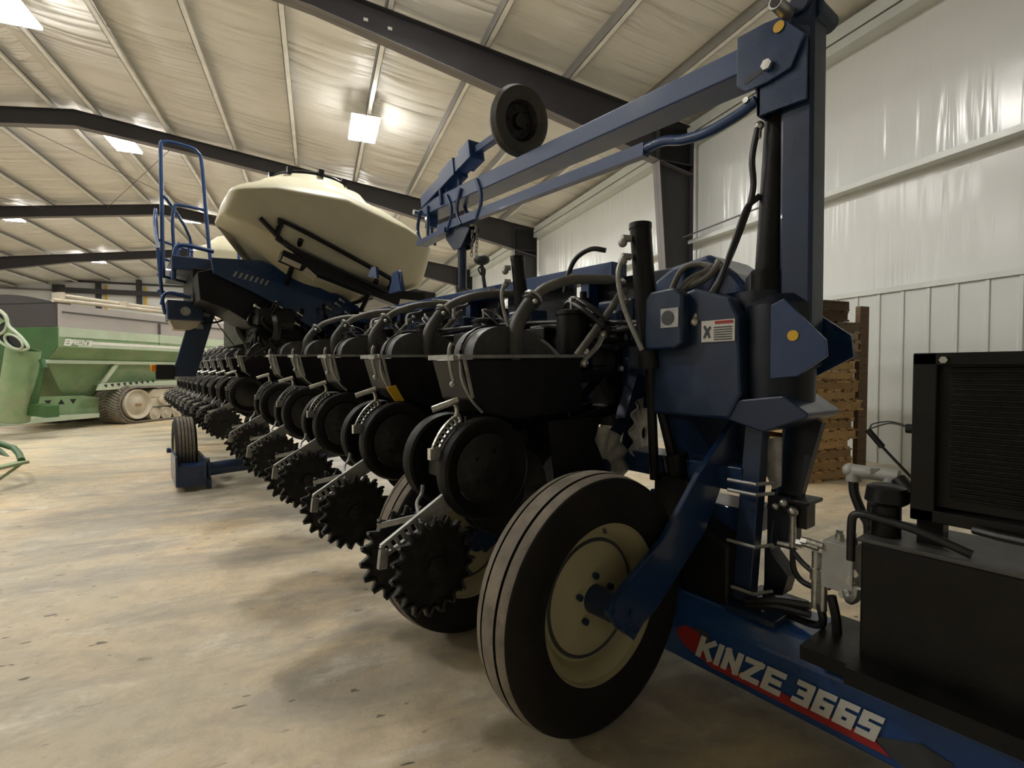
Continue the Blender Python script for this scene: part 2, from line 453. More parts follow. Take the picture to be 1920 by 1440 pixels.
# right wall: insulated upper part, ribbed panel wainscot
bm = nb(); box(bm, BW, BW+.15, D0, D1, 0, zr(BW)+.25); bobj('wall_right', bm, 'wallv')
bm = nb()
pts = []; d = D0
while d < D1:
    pts += [(d, 0), (d+.245, 0), (d+.257, -.014), (d+.293, -.014)]; d += .305
vs0 = [bm.verts.new((7.32+o, dd_, 0)) for dd_, o in pts]; vs1 = [bm.verts.new((7.32+o, dd_, 2.38)) for dd_, o in pts]
for i in range(len(pts)-1): bm.faces.new((vs0[i], vs0[i+1], vs1[i+1], vs1[i]))
tn[0] += 1; bobj('trim_%d' % tn[0], bm, 'panel')
bm = nb(); box(bm, 7.29, 7.45, D0, D1, 2.38, 2.42); box(bm, 7.285, 7.295, D0, D1, 2.36, 2.43); trim(bm, 'trimw')
for z in (3.93,):
    bm = nb(); box(bm, 7.24, 7.45, D0, D1, z-.004, z+.004); box(bm, 7.235, 7.245, D0, D1, z-.004, z+.075)
    trim(bm, 'trimw')
bm = nb(); box(bm, 7.2, 7.45, D0, D1, 6.0, 6.01); box(bm, 7.19, 7.2, D0, D1, 6.0, 6.13); box(bm, 7.19, 7.45, D0, D1, 6.16, 6.36); trim(bm, 'trimw')
bm = nb(); box(bm, BL-.15, BL, D0, D1, 0, zr(BL)+.25); bobj('wall_left', bm, 'wallv')
for nm, dd0 in (('wall_back', D1), ('wall_front', D0-.15)):
    bm = nb(); prism(bm, [(BL, 0), (BW, 0), (BW, zr(BW)+.25), (BR, zr(BR)+.25), (BL, zr(BL)+.25)], XZ, dd0, dd0+.15)
    bobj(nm, bm, 'wallv')
# header steel and posts of the big door in the far wall
bm = nb(); box(bm, -15.2, 3.0, D1-.5, D1-.3, 6.24, 6.56); trim(bm, 'primer')
bm = nb(); box(bm, -15.2, 3.0, D1-.2, D1-.1, 6.98, 7.1); trim(bm, 'primer')
for b in (-15.25, -13.2, -11.0, -7.5, -4., -.5, 3):
    bm = nb(); w = .3 if b < -15 else .14
    box(bm, b-w, b+w, D1-.28, D1-.1, 5.3 if b > -15 else 0, zr(b)-.02); trim(bm, 'primer')
for b in (-12.9, -10.75):
    bm = nb(); box(bm, b, b+.12, D1-.08, D1-.02, 5.2, 6.9); trim(bm, 'yellow')
bm = nb(); box(bm, BL, -15.5, D1-.2, D1-.02, 6.35, 6.45); trim(bm, 'flange')
# rod bracing under the roof
for a, c in (((-7.4, 16.6), (-3.8, 24.2)), ((-3.6, 16.6), (-7.6, 24.2)), ((2.6, 24.5), (6.2, 32.)), ((-13.5, 16.6), (-9.6, 24.2))):
    bm = nb(); tube(bm, [(a[0], a[1], zr(a[0])-.12), (c[0], c[1], zr(c[0])-.12)], .011, 6, 1); trim(bm, 'flange')
bm = nb(); tube(bm, [(7.1, 8.6, 4.05), (7.15, 5.9, 4.12)], .016, 6, 1); trim(bm, 'flange')

# ceiling lights: two glowing panels in a slim housing
def light(b, d, label, drop=.27):
    z = zr(b)-drop
    p = Vector((b*cos(DA)+d*sin(DA), -b*sin(DA)+d*cos(DA), z))
    r = empty('ceiling_light', p, 0, label, 'ceiling light', 'flat panel lights under the roof')
    r.rotation_euler = (0, 0, -DA); ORG[r.name] = Vector((0, 0, 0))
    bm = nb()
    for s in (-1, 1):
        box(bm, s*.16-.145, s*.16+.145, -.62, .62, .0, .03)
    box(bm, -.05, .05, -.4, .4, .03, .07)
    for s in (-.45, .45): cyl(bm, (0, s, .05), (0, s, drop), .006, .006, 8)
    obj('housing', bm, 'white', r)
    for s in (-1, 1):
        bm = nb(); box(bm, s*.16-.14, s*.16+.14, -.61, .61, -.045, -.001)
        o = obj('diffuser', bm, 'lamp', r)
LB = {1.05: 'right', -5.0: 'middle', -11.: 'left'}
light(1.05, 12.1, 'glowing double panel light under the roof, directly above the cream seed tank')
light(-5.0, 17.1, 'glowing panel light beyond the second dark rafter, left of the ladder hoop')
light(-5.0, 11.4, 'large glowing panel light in front of the second dark rafter, nearest on the ridge row')
for b, d in ((1.05, 6.1), (-5, 5.5), (-11, 5.5), (-11, 11.4), (-11, 17.1)):
    light(b, d, 'flat panel light of the near rows, out of view')
for b, d in ((1.05, 18.2), (1.05, 24.), (1.05, 30.), (1.05, 36.), (-5, 25.), (-5, 33.1), (-11, 25.), (-11, 33.1)):  # extra lights added to brighten the far bays, mostly tucked behind rafters and tank
    light(b, d, 'flat panel light added farther along the roof to light the far bays', .27 if b > 0 else .14)
for b in (.78, 1.16):
    bm = nb(); box(bm, b-.035, b+.035, 8.490, 8.493, zr(b)-.26, zr(b)-.21); trim(bm, 'white')

# ------------------------------------------------------------------ the planter
PL = empty('row_crop_planter', (1.95, 2.0, 0), 0,
           'large blue folded planter with a long row of black row units and a cream tank', 'planter')
def P(name, bm, mat, smooth=False, parent=None, **k): return obj(name, bm, mat, parent or PL, smooth, **k)

# ---- row unit (front one at y = 1.7; x runs away from the camera, closing wheels nearest)
Y0 = 1.70
RU = empty('row_unit', (1.35, Y0, .9), parent=PL)
U = lambda name, bm, mat, smooth=False, **k: obj(name, bm, mat, RU, smooth, **k)
def rowunit():
    # meter housing: deep box with a sloping rear end
    bm = nb()
    prism(bm, [(1.05, 1.335), (1.72, 1.35), (1.72, 1.10), (1.30, 1.08), (1.17, 1.12), (1.10, 1.17)], XZ, 1.69, 1.93)
    U('hopper_box', bm, 'blackplastic', bevel=.008)
    bm = nb()
    bar(bm, (1.05, 1.685, 1.345), (1.73, 1.685, 1.36), .02, .014); bar(bm, (1.05, 1.935, 1.345), (1.73, 1.935, 1.36), .02, .014)
    bar(bm, (1.045, 1.68, 1.345), (1.045, 1.94, 1.345), .014, .02)
    bar(bm, (1.06, 1.684, 1.34), (1.10, 1.684, 1.18), .008, .012)
    U('hopper_rim', bm, 'dull')
    # rounded lid
    bm = nb(); pr = []
    for i in range(17):
        a = pi-pi*i/16
        x = 1.285+(.165 if a > pi/2 else .28)*cos(a); z = 1.335+.145*(sin(a)**.8 if sin(a) > 0 else 0)
        pr.append((x, z))
    prism(bm, pr, XZ, 1.715, 1.865)
    U('hopper_lid', bm, 'hoppergrey', True, bevel=.012)
    bm = nb(); pr2 = [(1.285+(x-1.285)*1.05, 1.335+(z-1.335)*1.05) for x, z in pr]
    for a, b in zip(pr2, pr2[1:]): bar(bm, (a[0], 1.80, a[1]), (b[0], 1.80, b[1]), .012, .008)
    U('lid_strap', bm, 'blackplastic')
    # air elbow and seed delivery hose
    bm = nb(); tube(bm, [(1.33, 1.715, 1.34), (1.33, 1.70, 1.44), (1.345, 1.70, 1.50), (1.40, 1.70, 1.575), (1.43, 1.71, 1.605)], .032, 14, 5)
    cyl(bm, (1.33, 1.715, 1.395), (1.33, 1.712, 1.405), .037); cyl(bm, (1.42, 1.706, 1.59), (1.44, 1.712, 1.615), .042)
    U('intake_elbow', bm, 'hoppergrey', True)
    bm = nb(); tube(bm, [(1.43, 1.71, 1.605), (1.52, 1.72, 1.665), (1.70, 1.74, 1.725), (1.92, 1.76, 1.755), (2.06, 1.80, 1.775), (2.10, 1.90, 1.79), (2.02, 1.98, 1.80), (1.95, 2.0, 1.80)], .023, 12, 7, .07)
    U('seed_hose', bm, 'hose', True)
    bm = nb(); tube(bm, [(1.70, 1.70, 1.36), (1.80, 1.69, 1.47), (1.93, 1.69, 1.60), (1.99, 1.69, 1.67), (2.04, 1.69, 1.70)], .018, 10, 6, .06)
    U('vacuum_hose', bm, 'hose', True)
    bm = nb(); cyl(bm, (1.427, 1.709, 1.602), (1.437, 1.711, 1.612), .047, .047, 16, False); ball(bm, (1.41, 1.665, 1.59), .012)
    U('hose_clamp', bm, 'silver', True)
    bm = nb(); tube(bm, [(1.43, 1.73, 1.45), (1.52, 1.72, 1.415), (1.60, 1.72, 1.36)], .009, 8, 5)
    U('lid_cord', bm, 'dull', True)
    # latch at the end of the hopper box
    bm = nb(); tube(bm, [(1.035, 1.74, 1.40), (1.025, 1.74, 1.37), (1.03, 1.74, 1.31), (1.045, 1.74, 1.25)], .008, 8, 4)
    ball(bm, (1.042, 1.74, 1.235), .014); box(bm, 1.02, 1.06, 1.70, 1.78, 1.33, 1.35)
    tube(bm, [(1.05, 1.70, 1.33), (1.06, 1.70, 1.25), (1.10, 1.69, 1.17), (1.15, 1.69, 1.12)], .006, 6, 4)
    U('latch', bm, 'dull', True)
    # shank and side plates carrying the wheels
    bm = nb()
    prism(bm, [(1.12, 1.10), (1.70, 1.10), (1.72, .98), (1.56, .86), (1.42, .66), (1.30, .66), (1.26, .80), (1.02, .86), (1.02, .92), (1.12, .98)], XZ, 1.765, 1.78)
    prism(bm, [(1.12, 1.10), (1.70, 1.10), (1.72, .98), (1.56, .86), (1.42, .66), (1.30, .66), (1.26, .80), (1.02, .86), (1.02, .92), (1.12, .98)], XZ, 1.85, 1.865)
    box(bm, 1.25, 1.6, 1.78, 1.85, .95, 1.02); box(bm, 1.0, 1.1, 1.765, 1.865, .86, .92)
    cyl(bm, (1.36, 1.74, .80), (1.36, 1.89, .80), .03)
    for x, z in ((1.2, 1.02), (1.34, .98), (1.5, 1.0), (1.62, 1.05), (1.45, .80)): bolt(bm, (x, 1.765, z), (0, -1, 0), .014, .014)
    prism(bm, [(1.38, 1.08), (1.70, 1.08), (1.66, .98), (1.76, .80), (1.68, .68), (1.45, .66)], XZ, 1.545, 1.553)
    for z in (.74, .95, 1.05): cyl(bm, (1.52, 1.55, z), (1.52, 1.77, z), .014)
    U('shank', bm, 'black')
    # parallel linkage to the toolbar
    bm = nb()
    for z0, z1 in ((1.24, 1.30), (1.03, 1.10)):
        for y in (1.73, 1.90):
            bar(bm, (1.66, y, z0), (2.04, y, z1), .018, .05)
        cyl(bm, (1.67, 1.71, z0), (1.67, 1.92, z0), .018); cyl(bm, (2.02, 1.71, z1), (2.02, 1.92, z1), .018)
    box(bm, 2.02, 2.08, 1.74, 1.90, 1.0, 1.46)
    bar(bm, (1.74, 1.815, 1.08), (1.98, 1.815, 1.28), .05, .05)
    U('parallel_linkage', bm, 'black')
    for x, z in ((1.67, 1.24), (2.02, 1.30)):
        bm = nb(); bolt(bm, (x, 1.71, z), (0, -1, 0), .015, .015); U('pivot_bolt', bm, 'silver')
    bm = nb(); tube(bm, [(1.72, 1.68, 1.33), (1.80, 1.67, 1.40), (1.84, 1.67, 1.45)], .013, 8, 4); ball(bm, (1.85, 1.67, 1.465), .022)
    ball(bm, (1.725, 1.675, 1.325), .02)
    U('hose_union', bm, 'silver', True)
    # seed canister between hopper and toolbar
    bm = nb(); lathe(bm, [(.08, 0), (.085, .01), (.085, .20), (.092, .205), (.092, .222), (.05, .235), (.001, .237)], (1.83, 1.86, 1.37), 'z', 28)
    cn = U('canister', bm, 'blackplastic', True)
    bm = nb(); cyl(bm, (1.80, 1.84, 1.60), (1.80, 1.84, 1.655), .007); cyl(bm, (1.79, 1.84, 1.65), (1.82, 1.84, 1.655), .009)
    tube(bm, [(1.82, 1.84, 1.655), (1.88, 1.82, 1.64), (1.93, 1.80, 1.60)], .003, 6, 5)
    U('canister_fitting', bm, 'silver', True)
    # depth adjustment handle and notched quadrant
    bm = nb(); cyl(bm, (.905, 1.66, 1.145), (1.0, 1.635, 1.178), .0125)
    U('depth_handle', bm, 'silver', True)
    bm = nb(); tube(bm, [(.985, 1.64, 1.17), (1.0, 1.645, 1.15), (1.005, 1.65, 1.125), (1.0, 1.66, 1.10)], .008, 8, 4)
    arc = [(1.10-.21*cos(radians(a)), .92+.22*sin(radians(a))) for a in range(18, 72, 6)]
    arci = [(1.10-.185*cos(radians(a)), .92+.19*sin(radians(a))) for a in range(18, 72, 6)]
    for (a, b) in zip(arc, arc[1:]): bar(bm, (a[0], 1.655, a[1]), (b[0], 1.655, b[1]), .012, .010)
    for (a, b) in zip(arci, arci[1:]): bar(bm, (a[0], 1.655, a[1]), (b[0], 1.655, b[1]), .012, .007)
    for a, b in zip(arc, arci): bar(bm, (a[0], 1.655, a[1]), (b[0], 1.655, b[1]), .012, .008)
    box(bm, arc[0][0]-.012, arci[0][0]+.006, 1.645, 1.668, arc[0][1]-.03, arc[0][1]+.012)
    U('depth_quadrant', bm, 'silver')
    # gauge wheels with arms
    for y, x, z in ((1.63, 1.12, .905), (1.96, 1.14, .90)):
        bm = nb()
        lathe(bm, [(.001, -.002), (.10, -.004), (.14, -.01), (.165, -.026), (.185, -.034), (.197, -.028), (.203, -.012), (.205, 0), (.2, .03), (.185, .036), (.15, .03), (.001, .03)], (x, y, z), 'y', 40)
        g = U('gauge_wheel', bm, 'gauge', True)
    bm = nb()
    for y, x, z in ((1.60, 1.12, .905), (1.99, 1.14, .90)):
        lathe(bm, [(.001, -.02), (.035, -.02), (.055, -.015), (.10, .0), (.14, .012)], (x, y, z), 'y', 24)
        for k in range(5):
            a = 2*pi*k/5; bolt(bm, (x+.075*cos(a), y-.012, z+.075*sin(a)), (0, -1, 0), .008, .01)
        cyl(bm, (x, y-.03, z), (x, y+.01, z), .018)
    bar(bm, (1.12, 1.69, .905), (1.42, 1.74, 1.0), .02, .06); bar(bm, (1.14, 1.91, .90), (1.42, 1.88, 1.0), .02, .06)
    U('wheel_hub', bm, 'cast', True)
    # double disc opener, slightly splayed
    bm = nb()
    for y, t in ((1.72, .05), (1.79, -.05), (1.86, .05)):
        lathe(bm, [(.001, -.012), (.06, -.012), (.07, -.004), (.198, -.002), (.2, 0), (.07, .004), (.001, .01)], (1.33, y, .76), 'y', 44)
    U('opener_disc', bm, 'cast', True)
    # closing wheel arm, slotted casting
    bm = nb()
    A_ = Vector((1.02, 1.64, .83)); B_ = Vector((.70, 1.64, .665)); n = Vector((.16, 0, -.33)).normalized()
    dv = (B_-A_).normalized(); nv = Vector((-dv.z, 0, dv.x))
    for s0, w0 in ((-1, .034), (1, .034)):
        bar(bm, A_+nv*s0*w0, B_+nv*s0*w0*.55, .016, .012, nv)
    for t in (0, .2, .26, .52, .60, .68, .76, .84, .92, 1):
        c = A_.lerp(B_, t); w = .034*(1-t)+.019*t
        bar(bm, c+nv*w, c-nv*w, .014, .012, dv)
    bar(bm, A_.lerp(B_, .22), A_.lerp(B_, .54), .010, .055, nv)
    bar(bm, (.70, 1.635, .67), (.692, 1.635, .605), .02, .03, (1, 0, 0))
    cyl(bm, A_+Vector((.02, -.02, 0)), A_+Vector((.02, .10, 0)), .038)
    bar(bm, A_.lerp(B_, .5)+Vector((0, .01, .01)), A_.lerp(B_, .92)+Vector((0, .11, .04)), .012, .02)
    tube(bm, [A_.lerp(B_, .55), Vector((.86, 1.70, .79)), Vector((.89, 1.72, .82)), Vector((.90, 1.73, .85))], .007, 8, 5)
    U('closing_arm', bm, 'dull')
    # spiked closing wheels
    for y, dx, dz, tl in ((1.60, 0, 0, .10), (1.75, -.035, .012, -.10)):
        bm = nb(); R0, nT = .155, 19
        rm = Matrix.Rotation(tl, 3, 'Z')
        c = Vector((.875+dx, y, .585+dz))
        fn = lambda u, v, t: c+rm @ Vector((u, t, v))
        poly = []
        for k in range(nT):
            for q, r in ((0, R0-.006), (.30, R0-.004), (.50, R0+.010), (.66, R0+.024), (.80, R0+.024), (.90, R0+.004)):
                a = 2*pi*(k+q)/nT; poly.append((r*cos(a), r*sin(a)))
        prism(bm, poly, fn, -.008, .008)
        w = U('closing_wheel', bm, 'cast', False)
        bm = nb()
        for k in range(nT):                                # curved cast ridges between the teeth
            P_ = []
            for q, r in ((.74, R0+.024), (.84, R0+.010), (.98, R0-.006), (1.16, R0-.010), (1.36, R0-.006), (1.58, R0+.012)):
                a = 2*pi*(k+q)/nT; P_.append(fn(r*cos(a), r*sin(a), -.014))
            tube(bm, P_, .0068, 6, 3)
        lathe(bm, [(.001, -.03), (.02, -.03), (.035, -.028), (.04, -.012), (.055, -.010)], c, 'y', 20)
        for k in range(4): bolt(bm, c+Vector((.045*cos(k*pi/2), -.008, .045*sin(k*pi/2))), (0, -1, 0), .007, .008)
        obj('wheel_teeth', bm, 'cast', RU, True)
    # fluted coulter ahead of the opener
    bm = nb(); c = Vector((1.73, 1.58, .84)); rings = []
    for j, r in enumerate((.03, .08, .12, .16, .19)):
        ring = []
        for i in range(96):
            a = 2*pi*i/96; amp = .0 if r < .1 else .014*(r-.08)/.11
            ring.append(bm.verts.new(c+Vector((r*cos(a), amp*sin(13*a), r*sin(a)))))
        rings.append(ring)
    for a, b in zip(rings, rings[1:]):
        for i in range(96): bm.faces.new((a[i], a[(i+1) % 96], b[(i+1) % 96], b[i]))
    o = U('fluted_coulter', bm, 'flutes', True); sd = o.modifiers.new('t', 'SOLIDIFY'); sd.thickness = .005; sd.offset = 0
    bm = nb()
    lathe(bm, [(.045, -.03), (.05, .03)], c, 'y', 20, cap=True)
    bar(bm, c+Vector((0, .04, 0)), c+Vector((.26, .06, .22)), .018, .07)
    bar(bm, c+Vector((.24, .05, .20)), c+Vector((.34, .05, .42)), .06, .09)
    U('coulter_bracket', bm, 'navy')
rowunit()
units = []
for k in range(1, 16):
    if k == 5: continue
    y = Y0+.788*k+(.06 if k > 5 else 0)
    zo = min(.026*.788*k, .11)
    dup(RU, Vector((1.35, y, .9+zo))-ORG[PL.name], parent=PL)
# a yellow tag hanging on the second unit
bm = nb(); hexa(bm, [(1.12, 2.45, 1.13), (1.17, 2.45, 1.13), (1.17, 2.46, 1.13), (1.12, 2.46, 1.13), (1.07, 2.45, 1.20), (1.12, 2.45, 1.215), (1.12, 2.46, 1.215), (1.07, 2.46, 1.20)])
P('yellow_tag', bm, 'yellow')

# ---- toolbar and upper tube
bm = nb()
box(bm, 2.08, 2.26, 1.4, 5.0, 1.10, 1.30)
bar(bm, (2.17, 5.0, 1.22), (2.17, 14.0, 1.34), .18, .18)
for k in range(16):
    y = Y0+.788*k; box(bm, 2.06, 2.28, y-.02, y+.03, 1.04, 1.42)
P('toolbar', bm, 'navy', bevel=.006)
bm = nb(); bar(bm, (2.24, 1.9, 1.86), (2.24, 5.6, 1.92), .13, .09); bar(bm, (2.24, 5.6, 1.90), (2.24, 13.2, 1.98), .13, .09)
for y in (2.1, 3.4, 4.7, 6.2, 8): box(bm, 2.2, 2.28, y, y+.07, 1.3, 1.86)
P('upper_tube', bm, 'rail', bevel=.005)
bm = nb(); rnd = random.Random(5)
for i in range(11):
    x = 1.86+.035*(i % 7); z = 1.42+.035*(i % 4); y0 = 1.3+rnd.random()*.5
    pts = [(x+rnd.uniform(-.03, .03), y0+j*.62, z+.02*j*.6+rnd.uniform(-.03, .05)) for j in range(13)]
    tube(bm, pts, rnd.choice((.011, .014, .017)), 8, 4)
P('hose_bundle', bm, 'hblack', True)
bm = nb()
for i in range(26):
    y = 1.5+rnd.random()*6; p = Vector((rnd.uniform(1.8, 2.02), y, rnd.uniform(1.25, 1.60)+.02*(y-1.7)))
    d = Vector((rnd.uniform(-1, 1), rnd.uniform(-1, 1), rnd.uniform(-.4, .4))).normalized()
    cyl(bm, p, p+d*rnd.uniform(.02, .05), rnd.uniform(.008, .016), None, 8)
osplit('hose_fitting', bm, 'silver', PL, True)
for k in range(10):
    bm = nb()
    y = 2.05+.788*k+(.3 if k > 4 else 0); z = .022*(y-1.7)
    box(bm, 1.80, 2.0, y, y+.16, 1.36+z, 1.52+z); box(bm, 1.72, 1.82, y+.05, y+.12, 1.26+z, 1.36+z)
    cyl(bm, (1.9, y-.04, 1.44+z), (1.9, y+.2, 1.44+z), .05)
    P('drive_housing', bm, 'black', bevel=.008)
bm = nb()
tube(bm, [(2.02, 2.12, 1.74), (2.02, 2.08, 1.86), (2.03, 2.03, 1.93), (2.06, 1.95, 1.965), (2.10, 1.88, 1.95)], .014, 10, 6)
P('upper_hose', bm, 'hblack', True)
bm = nb(); prism(bm, [(2.30, 1.53), (2.02, 1.53), (1.98, 1.47), (1.98, 1.40), (2.02, 1.33), (2.30, 1.33)], YZ, 1.90, 2.08)
P('bearing_block', bm, 'navy', bevel=.008)
bm = nb(); box(bm, 1.893, 1.899, 2.08, 2.21, 1.40, 1.47); P('rating_plate', bm, 'dull')

rnd = random.Random(21)
for k in range(7):                                         # dark plates and tanks filling the space between the bars
    y = 1.55+.788*k+(.2 if k > 4 else 0); z = .024*(y-1.7)
    bm = nb(); box(bm, 2.30, 2.34, y, y+.70, 1.28+z, 1.84+z); P('frame_plate', bm, 'drum', bevel=.006)
    bm = nb(); box(bm, 2.0, 2.14, y+.06, y+.30, 1.44+z, 1.66+z); box(bm, 1.96, 2.02, y+.1, y+.2, 1.5+z, 1.6+z); P('gearbox', bm, 'navy', bevel=.015)
    bm = nb(); cyl(bm, (2.06, y+.46, 1.42+z), (2.06, y+.46, 1.70+z), .05); cyl(bm, (2.06, y+.46, 1.70+z), (2.06, y+.46, 1.74+z), .02); P('air_filter', bm, 'blackplastic', True)
    bm = nb()
    for i in range(5):
        x = rnd.uniform(1.80, 2.0); zz = 1.40+z+rnd.uniform(0, .16)
        tube(bm, [(x, y+.1, zz), (x-.05, y+.22, zz+.10), (x+.04, y+.40, zz+.14), (x+.12, y+.55, zz+.02)], rnd.choice((.007, .010, .013)), 7, 5)
    P('jumper_hoses', bm, 'hblack', True)
    bm = nb(); tube(bm, [(1.90, y+.02, 1.62+z), (1.96, y+.12, 1.72+z), (2.10, y+.2, 1.76+z), (2.2, y+.3, 1.80+z)], .012, 8, 5); P('grey_hose', bm, 'hose', True)
# ---- upright folding cylinders
def ram(x, y, z0, z1, r, lean, name='upright_cylinder'):
    bm = nb()
    cyl(bm, (x+lean, y-.02, z0), (x, y, z1), r, r, 24); cyl(bm, (x, y, z1-.015), (x, y, z1+.008), r*1.06, r*1.06, 24)
    cyl(bm, (x+lean*1.5, y-.03, z0-.5), (x+lean, y-.02, z0+.02), r*.45, None, 14)
    c = P(name, bm, 'black', True)
    bm = nb()
    for z in (z1-.06, z1-.14): cyl(bm, (x-r*.9, y+.02, z), (x-r*1.7, y+.035, z), .015); ball(bm, (x-r*1.6, y+.035, z-.02), .02)
    tube(bm, [(x-r*1.6, y+.03, z1-.14), (x-r*2.1, y+.04, z1-.22), (x-r*1.5, y+.03, z1-.36), (x-.02, y-.03, z1-.55)], .012, 8, 5)
    obj('port_fitting', bm, 'dull', c, True)
ram(1.81, 1.42, 1.30, 1.93, .047, .05)
ram(1.83, 2.32, 1.45, 1.95, .040, .04)
bm = nb(); cyl(bm, (1.87, 1.40, 1.30), (1.95, 1.33, .86), .022); cyl(bm, (1.95, 1.33, .92), (1.97, 1.31, .78), .055)
box(bm, 1.90, 2.06, 1.24, 1.4, .62, .82)
P('cylinder_rod', bm, 'black', True)

# ---- centre body, hood and plates
bm = nb()
prism(bm, [(1.32, 1.60), (1.18, 1.63), (1.03, 1.575), (.995, 1.50), (.98, 1.20), (1.03, 1.10), (1.40, 1.10), (1.40, 1.3)], YZ, 1.86, 2.30)
b_ = P('centre_frame', bm, 'navy', bevel=.012)
bm = nb()
prism(bm, [(1.50, 1.72), (1.40, 1.775), (1.22, 1.80), (1.10, 1.70), (1.02, 1.60), (1.50, 1.58)], YZ, 2.02, 2.36)
P('hood', bm, 'blue', bevel=.02)
bm = nb(); prism(bm, [(1.385, 1.60), (1.36, 1.63), (1.24, 1.635), (1.20, 1.60), (1.20, 1.40), (1.24, 1.38), (1.385, 1.38)], YZ, 1.80, 1.87)
P('pivot_box', bm, 'navy', bevel=.01)
bm = nb(); box(bm, 1.796, 1.800, 1.215, 1.30, 1.47, 1.55); P('round_label', bm, 'dull')
bm = nb(); lathe(bm, [(.03, -.002), (.03, .002)], (1.795, 1.265, 1.51), 'x', 20, cap=True); P('round_label_mark', bm, 'decalgrey')
bm = nb(); box(bm, 1.853, 1.858, 1.005, 1.145, 1.405, 1.49); P('warning_label', bm, 'white')
bm = nb(); box(bm, 1.850, 1.8528, 1.012, 1.085, 1.475, 1.486); P('label_heading', bm, 'red')
bm = nb()
prism(bm, [(1.135, 1.465), (1.128, 1.472), (1.118, 1.455), (1.108, 1.468), (1.102, 1.462), (1.112, 1.448), (1.105, 1.422), (1.112, 1.42), (1.119, 1.44), (1.130, 1.418), (1.136, 1.423), (1.125, 1.447)], YZ, 1.850, 1.8528)
for i in range(6): box(bm, 1.850, 1.8526, 1.015, 1.09, 1.412+.0095*i, 1.4155+.0095*i)
P('label_print', bm, 'decalgrey')
bm = nb(); lathe(bm, [(.001, .10), (.03, .095), (.055, .06), (.06, .02), (.06, 0), (.10, 0), (.10, -.34), (.09, -.38)], (2.02, .99, 1.60), 'z', 32, cap=False)
P('pivot_housing', bm, 'drum', True)
bm = nb(); lathe(bm, [(.085, 0), (.125, .03), (.13, .20), (.125, .40), (.08, .44)], (2.02, .915, 1.14), 'z', 36, cap=True)
P('swivel_drum', bm, 'drum', True)
bm = nb()
tube(bm, [(2.0, 1.34, 1.62), (2.06, 1.32, 1.72), (2.06, 1.22, 1.76), (2.0, 1.16, 1.74), (1.96, 1.2, 1.68), (1.92, 1.3, 1.64)], .016, 8, 6)
tube(bm, [(1.95, 1.38, 1.60), (2.0, 1.34, 1.74), (2.02, 1.26, 1.76), (2.0, 1.18, 1.73)], .014, 8, 6)
tube(bm, [(1.93, 1.32, 1.48), (1.90, 1.30, 1.6), (1.96, 1.22, 1.70), (2.0, 1.18, 1.74)], .012, 8, 6)
tube(bm, [(1.9, 1.36, 1.42), (1.86, 1.34, 1.52), (1.93, 1.26, 1.68), (2.0, 1.14, 1.73)], .012, 8, 6)
P('looped_hoses', bm, 'hose', True)
# mast base plates
for x, pl in ((1.885, [(.885, 1.53), (.84, 1.55), (.70, 1.395), (.695, 1.34), (.79, 1.27), (.885, 1.26)]),
              (2.11, [(.93, 1.56), (.84, 1.53), (.70, 1.42), (.69, 1.34), (.83, 1.26), (.93, 1.26)])):
    bm = nb(); prism(bm, pl, YZ, x, x+.014); P('mast_bracket', bm, 'blue', bevel=.002)
bm = nb(); cyl(bm, (1.885, .805, 1.415), (1.881, .805, 1.415), .019, None, 24); cyl(bm, (1.925, .888, 2.555), (1.922, .888, 2.555), .02, None, 24)
osplit('yellow_sticker', bm, 'yellow', PL)
bm = nb(); bolt(bm, (1.92, .925, 2.43), (-1, 0, 0), .02, .016); cyl(bm, (1.85, .868, 2.60), (1.95, .868, 2.60), .024, None, 20, True)
bolt(bm, (1.935, 1.01, 2.34), (-1, 0, 0), .012, .014)
osplit('mast_bolt', bm, 'silver', PL, True)
bm = nb(); cyl(bm, (1.848, .868, 2.60), (1.852, .868, 2.60), .018, None, 20); P('pin_bore', bm, 'decalblack')
bm = nb(); prism(bm, [(1.05, 1.17), (.83, 1.20), (.745, 1.14), (.75, 1.125), (.90, 1.06), (1.05, 1.10)], YZ, 1.87, 2.16)
P('hitch_block', bm, 'navy', bevel=.006)
# mast
bm = nb(); bar(bm, (2.045, .845, 1.30), (2.03, .845, 2.66), .12, .115, (0, 1, 0)); P('mast', bm, 'navy', bevel=.012)
bm = nb()
prism(bm, [(1.05, 2.60), (.945, 2.60), (.885, 2.592), (.80, 2.49), (.845, 2.39), (.93, 2.375), (1.01, 2.375), (1.05, 2.41)], YZ, 1.928, 1.942)
prism(bm, [(1.05, 2.60), (.945, 2.60), (.885, 2.592), (.80, 2.49), (.845, 2.39), (.93, 2.375), (1.01, 2.375), (1.05, 2.41)], YZ, 2.10, 2.114)
osplit('mast_head_plate', bm, 'blue', PL, bevel=.003)
bm = nb(); prism(bm, [(.985, 2.41), (.84, 2.45), (.80, 2.50), (.80, 2.265), (.975, 2.27)], YZ, 1.945, 1.96)
box(bm, 1.945, 2.10, .965, .975, 2.27, 2.40)
P('mast_lower_plate', bm, 'blue')
bm = nb(); lathe(bm, [(.001, 0), (.034, 0), (.038, .01), (.038, .16), (.034, .17), (.001, .17)], (1.955, .835, 2.625), 'x', 28); cyl(bm, (2.0, .80, 2.60), (2.13, .80, 2.60), .036, None, 20)
P('mast_pivot', bm, 'navy', True)
bm = nb(); prism(bm, [(1.02, 2.415), (1.015, 2.40), (.96, 2.415), (.93, 2.425), (.93, 2.44), (.97, 2.432), (1.0, 2.428)], YZ, 1.9265, 1.928); P('slot', bm, 'decalblack')
